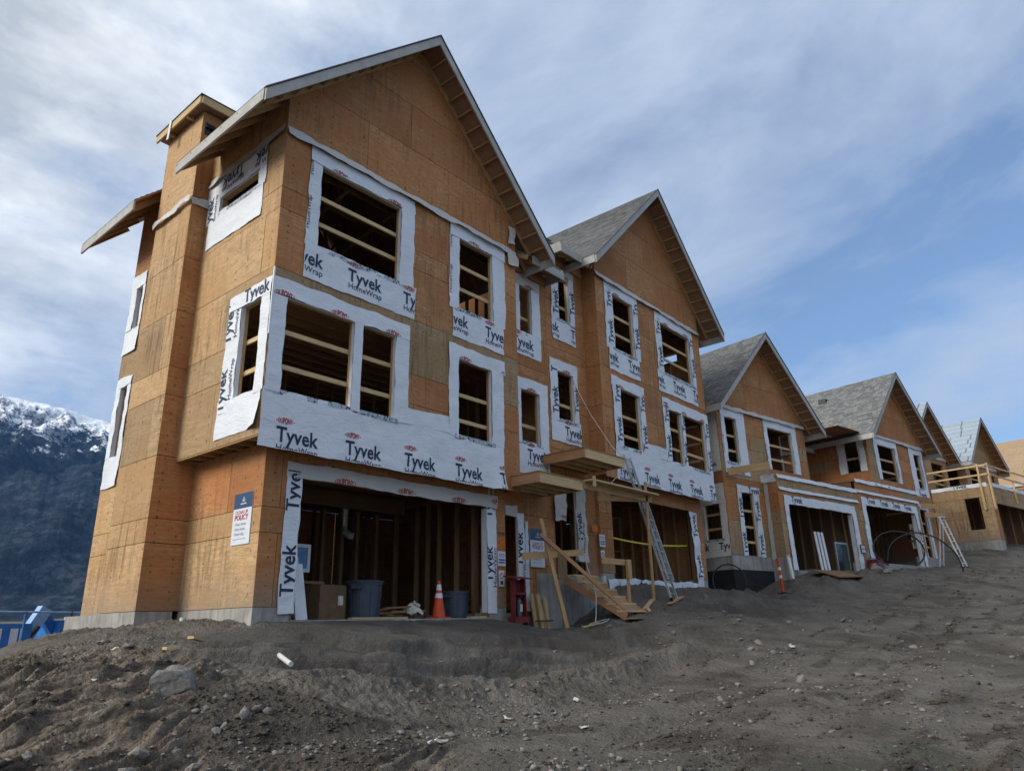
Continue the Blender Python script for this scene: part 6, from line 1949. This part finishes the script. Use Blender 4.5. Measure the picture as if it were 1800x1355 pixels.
def garage3_things():
    for k, u in enumerate((2.45, 2.72, 2.98)):
        a = frame(O2, u, 0.28, 1.34); b = frame(O2, u + 0.05, 0.42, 2.9)
        mb = MB(); mb.beam(a, b, 0.16, 0.03, up=FV); one(mb, 'white_panel', 'white_paint', ('left', 'middle', 'right')[k] + ' one of three tall white panels leaning in the third garage', 'panel', 'white panels in the third garage', grain=(0, 0, 1))
    e = thing('window_unit', 'framed glass door unit standing in the third garage', 'door', tuple(frame(O2, 3.75, 0.3, 1.33)), TH)
    w, hh = 1.05, 1.22
    mb = MB(); mb.box(0.06, w - 0.06, 0.02, 0.04, 0.06, hh - 0.06); mb.build('pane', 'glass_dark', e)
    for b in ((0, w, 0, 0.06, hh - 0.06, hh), (0, w, 0, 0.06, 0, 0.06), (0, 0.06, 0, 0.06, 0.061, hh - 0.061), (w - 0.06, w, 0, 0.06, 0.061, hh - 0.061)):
        mb = MB(); mb.box(*b); mb.build('frame_member', 'aluminium', e)
    # plywood sheet over the trench in front of the third garage
    p = frame(O2, 1.2, -1.35, 0); z = gz(p.x, p.y)
    q = [frame(O2, -0.6, -1.9, 0.95), frame(O2, 2.6, -2.0, 1.05), frame(O2, 3.2, -0.7, 1.28), frame(O2, 0.1, -0.5, 1.32)]
    mb = MB(); mb.slab(q, 0.03); one(mb, 'trench_cover', 'lumber_old_shaded', 'weathered sheet laid over the trench before the third garage', 'sheet')
    q = [frame(O2, 14.6, -3.6, 0), frame(O2, 18.0, -4.0, 0), frame(O2, 18.6, -2.9, 0), frame(O2, 15.6, -2.8, 0)]
    for v in q: v.z = gz(v.x, v.y) + 0.16
    mb = MB(); mb.slab(q, 0.03); one(mb, 'loose_sheet', 'ply_blond', 'bare plywood sheet lying on the ground at the right edge', 'sheet')


garage3_things()


def boom_lift():
    e = thing('boom_lift', 'blue boom lift with railed platform parked beyond the left bank', 'lift', (1.15, 12.4, -1.70), R(6))
    B = lambda name, m, *q: (lambda mb: (mb.box(*q), mb.build(name, m, e))[1])(MB())
    B('chassis', 'lift_blue', -2.6, 2.3, -0.75, 0.75, 0.45, 0.95)
    B('engine_cover', 'lift_blue', -2.4, -0.9, -0.95, 0.95, 0.96, 1.62)
    B('turret', 'lift_blue', -0.05, 1.6, -0.6, 0.9, 0.96, 1.70)
    B('control_box', 'steel_dark', -0.02, 0.35, -0.95, -0.7, 1.02, 1.40)
    B('beacon', 'white_paint', 0.02, 0.24, -0.75, -0.6, 1.705, 1.78)
    B('sticker', 'white_paint', -1.40, -1.22, -0.962, -0.952, 1.05, 1.5)
    B('sticker', 'white_paint', -1.17, -1.10, -0.962, -0.952, 1.05, 1.5)
    B('sticker', 'white_paint', -2.0, -1.6, -0.962, -0.952, 1.15, 1.5)
    mb = MB(); mb.beam((-0.95, -0.3, 0.9), (-0.38, -0.3, 2.02), 0.3, 0.30); mb.build('lower_boom', 'lift_pale_blue', e)
    mb = MB(); mb.beam((-0.42, -0.1, 2.0), (0.25, -0.1, 1.1), 0.24, 0.24); mb.build('upper_boom', 'lift_blue', e)
    mb = MB(); mb.tube([(-1.0, -0.55, 0.95), (-0.55, -0.5, 1.55)], 0.05, 10); mb.build('hydraulic_ram', 'black_plastic', e)
    for (x, y) in ((-1.9, -0.85), (-1.9, 0.85), (1.7, -0.85), (1.7, 0.85)):
        mb = MB(); mb.tube([(x, y - 0.16, 0.45), (x, y + 0.16, 0.45)], 0.45, 20); w = mb.build('wheel', 'rubber', e)
        mb = MB(); mb.tube([(x, y - 0.17, 0.45), (x, y + 0.17, 0.45)], 0.2, 14); mb.build('hub', 'lift_pale_blue', w)
    # platform railing in front
    for zz in (1.02, 1.92):
        mb = MB(); mb.tube([(-3.2, -1.35, zz), (2.4, -1.35, zz - 0.06)], 0.028, 8); mb.build('guard_rail', 'lift_pale_blue', e)
    for x in (-1.28, -0.15, 2.35):
        mb = MB(); mb.tube([(x, -1.35, 0.95), (x, -1.35, 1.92)], 0.028, 8); mb.build('rail_post', 'lift_blue' if x < -1 else 'black_plastic', e)
    B('platform_floor', 'lift_blue', -3.2, 2.4, -1.42, -0.95, 0.84, 0.94)


boom_lift()

# ------------------------------------------------------------------ stones and litter
def rock_mesh(seed, flat=0.6, sub=2, rough=0.28):
    bm = bmesh.new(); bmesh.ops.create_icosphere(bm, subdivisions=sub, radius=1)
    for v in bm.verts:
        p = v.co.copy()
        k = 1 + rough * (n1(p.x * 1.3 + seed * 7, p.y * 1.3 + p.z * 1.9) * 1.6 + 0.5 * n1(p.x * 3.1 + seed, p.z * 3 + p.y * 2.2))
        v.co = Vector((p.x, p.y, p.z * flat)) * k
    for i in range(5):
        rr = random.Random(seed * 31 + i); nrm = Vector((rr.uniform(-1, 1), rr.uniform(-1, 1), rr.uniform(-.6, 1))).normalized(); d = rr.uniform(0.55, 0.8)
        for v in bm.verts:
            e_ = v.co.dot(nrm) - d
            if e_ > 0: v.co -= nrm * e_ * 0.9
    me = bpy.data.meshes.new('stone'); bm.to_mesh(me); bm.free(); me.materials.append(MATS['rock'])
    me.polygons.foreach_set('use_smooth', [sub > 2] * len(me.polygons))
    return me


def boulder():
    me = rock_mesh(8, 0.62, 4, 0.30)
    for i in range(8):
        rr = random.Random(77 + i); nrm = Vector((rr.uniform(-1, 1), rr.uniform(-1, 1), rr.uniform(-.2, 1))).normalized(); d = rr.uniform(0.5, 0.72)
        for v in me.vertices:
            e_ = v.co.dot(nrm) - d
            if e_ > 0: v.co -= nrm * e_ * 0.93
    for v in me.vertices:
        p = v.co; v.co = p * (1 + 0.045 * n1(p.x * 8 + p.z * 5, p.y * 8) + 0.03 * n1(p.x * 21 + p.z * 13, p.y * 21))
    me.polygons.foreach_set('use_smooth', [False] * len(me.polygons))
    o = bpy.data.objects.new('boulder', me); COL.objects.link(o)
    x, y = -2.66, -3.12; o.location = (x, y, gz(x, y) + 0.06); o.scale = (0.37, 0.25, 0.27); o.rotation_euler = (0.1, 0.1, 0.5)
    tag(o, 'large angular grey boulder lying on the left dirt bank', 'rock')


boulder()
STONES = [rock_mesh(10 + i, random.uniform(.5, .8)) for i in range(6)]


def stones():
    big = [(-2.54, -4.37, .085), (-2.34, -4.25, .06), (-2.27, -4.32, .06), (-2.8, -4.46, .045), (-2.91, -4.54, .055), (-2.75, -3.97, .05), (-2.86, -4.02, .05), (-3.79, -4.84, .085), (-3.62, -4.62, .10), (-3.38, -5.09, .085), (-4.19, -4.49, .06), (-4.3, -4.2, .05), (-2.4, -3.74, .04), (-2.54, -3.75, .035), (-3.9, -4.5, .05), (-3.3, -4.6, .05),
           (22.3, -3.9, .24), (22.6, -3.75, .18), (22.9, -4.1, .2)]
    for k, (x, y, s) in enumerate(big):
        o = bpy.data.objects.new('stone', STONES[k % 6]); COL.objects.link(o)
        o.location = (x, y, gz(x, y) + s * 0.25); o.scale = (s, s * random.uniform(.7, 1), s * random.uniform(.7, 1.1)); o.rotation_euler = (random.random(), random.random(), random.random() * 6)
        if x > 5: tag(o, 'rounded stone at the edge of the trench before the third garage', 'rock', 'stones by the trench')
        else: tag(o, 'fist-sized loose stone on the dirt below the boulder', 'rock', 'loose stones below the boulder')
    rs = np.random.RandomState(5)
    n = 0
    while n < 46:
        x = rs.uniform(-1.5, 14); y = rs.uniform(-8.8, -2.4) + 0.05 * x
        if abs(pnoise(np.array([x * .35]), np.array([y * .5]))[0]) < 0.08: continue
        s = rs.uniform(0.025, 0.07) * (1 + 0.05 * x)
        o = bpy.data.objects.new('stone', STONES[n % 6]); COL.objects.link(o)
        o.location = (x, y, gz(x, y) + s * 0.15); o.scale = (s, s * rs.uniform(.6, 1), s * rs.uniform(.5, .9)); o.rotation_euler = (rs.rand(), rs.rand(), rs.rand() * 6)
        tag(o, 'pale loose stone scattered on the dirt road', 'rock', 'stones scattered on the road'); n += 1
    # gravel and soil clods nobody could count
    def scatter(name, m, X, Y, S, flat):
        Z = ground_z(X, Y); N = len(X)
        base = np.array([(1, 0, 0), (0, 1, 0), (-1, 0, 0), (0, -1, 0), (.55, .5, .75), (-.5, .55, .8), (-.45, -.6, .7), (.6, -.5, .78), (0, 0, -.6)])
        tri = np.array([(0, 1, 4), (1, 5, 4), (1, 2, 5), (2, 6, 5), (2, 3, 6), (3, 7, 6), (3, 0, 7), (0, 4, 7), (4, 5, 6), (4, 6, 7), (1, 0, 8), (2, 1, 8), (3, 2, 8), (0, 3, 8)])
        J = 1 + rs.uniform(-.38, .38, (N, 9, 3)); B = base[None] * J
        ax = rs.uniform(.65, 1.25, (N, 1, 3)) * np.array([1, 1, flat])
        B = B * ax * S[:, None, None]
        an = rs.rand(N) * 6.28; ca, sa = np.cos(an)[:, None], np.sin(an)[:, None]
        V = np.stack([B[..., 0] * ca - B[..., 1] * sa + X[:, None], B[..., 0] * sa + B[..., 1] * ca + Y[:, None], B[..., 2] + Z[:, None] + (S * flat * 0.22)[:, None]], -1).reshape(-1, 3)
        Q = (np.arange(N)[:, None, None] * 9 + tri[None]).reshape(-1, 3)
        me = bpy.data.meshes.new(name)
        me.vertices.add(len(V)); me.vertices.foreach_set('co', V.ravel())
        me.loops.add(Q.size); me.loops.foreach_set('vertex_index', Q.ravel().astype(np.int32))
        me.polygons.add(len(Q)); me.polygons.foreach_set('loop_start', (np.arange(len(Q)) * 3).astype(np.int32))
        me.materials.append(MATS[m]); me.update(calc_edges=True); me.validate()
        o = bpy.data.objects.new(name, me); COL.objects.link(o); tag(o, kind='stuff')
    def cloud(N, rmax=42, pw=1.25):
        r = 5.2 * (rmax / 5.2) ** (rs.rand(N) ** pw); a = np.radians(rs.uniform(-3, 84, N))
        X = -6.6 + r * np.cos(a); Y = -11.2 + r * np.sin(a)
        ok = (Y < -1.6 + 0.02 * X) | ((X < -1.5) & (Y < 1.5))
        return X[ok], Y[ok], r[ok]
    X, Y, r = cloud(21000)
    _, zb_, zs_, zc_ = ground_full(X, Y)
    dens = (0.35 + 1.9 * fbm(X * 0.32 + 3, Y * 0.7, 3)) * (1 - 0.95 * zs_)
    k = rs.rand(len(X)) < np.clip(dens, 0.04, 1); X, Y, r = X[k], Y[k], r[k]
    scatter('gravel', 'rock', X, Y, np.minimum(np.exp(rs.normal(-4.45, 0.55, len(X))) * (0.75 + r * 0.035), 0.06), 0.75)
    X, Y, r = cloud(110000, 45, 1.1)
    _, zb_, zs_, zc_ = ground_full(X, Y)
    lump = sstep(-0.1, 0.35, fbm(X * 1.7, Y * 3.1, 3))
    k = rs.rand(len(X)) < np.clip(zc_ * (0.25 + 0.9 * lump) + 0.07 * zb_ + 0.02, 0, 1) * (1 - 0.97 * zs_); X, Y, r = X[k], Y[k], r[k]
    scatter('soil_clods', 'clod_soil', X, Y, np.minimum(np.exp(rs.normal(-4.35, 0.5, len(X))) * (0.7 + r * 0.035), 0.06), 0.7)
    # litter of white wrap scraps
    sp = [(-2.2, -0.35, .09, 'torn white plastic scrap near the crest of the left bank'), (-3.13, -2.23, .06, 'crumpled pale scrap on the grooved left bank'), (0.75, -4.85, .07, 'torn white wrap scrap on the road left of centre'),
          (-1.1, -5.55, .12, 'flattened muddy wrap scrap in the foreground ruts'), (1.03, -5.8, .08, 'white plastic scrap beside the tyre ruts'), (2.6, -4.56, .08, 'pale wrap scrap on the gravel below the stairs'), (8.5, -5.6, .12, 'long pale scrap lying on the road before the second garage')]
    for x, y, s, lab in sp:
        mb = MB(); n = 5; ra = random.uniform(0, 3)
        G = []
        for j in range(n + 1):
            row = []
            for i in range(n + 1):
                u = (i / n - .5) * s * 1.6; v = (j / n - .5) * s * .8; xx = x + u * math.cos(ra) - v * math.sin(ra); yy = y + u * math.sin(ra) + v * math.cos(ra)
                row.append((xx + random.uniform(-.2, .2) * s, yy + random.uniform(-.2, .2) * s, gz(xx, yy) + 0.015 + random.uniform(0, .25) * s))
            G.append(row)
        for j in range(n):
            for i in range(n): mb.face([G[j][i], G[j][i + 1], G[j + 1][i + 1], G[j + 1][i]])
        one(mb, 'wrap_scrap', 'wrap_dull', lab, 'scrap')


stones()
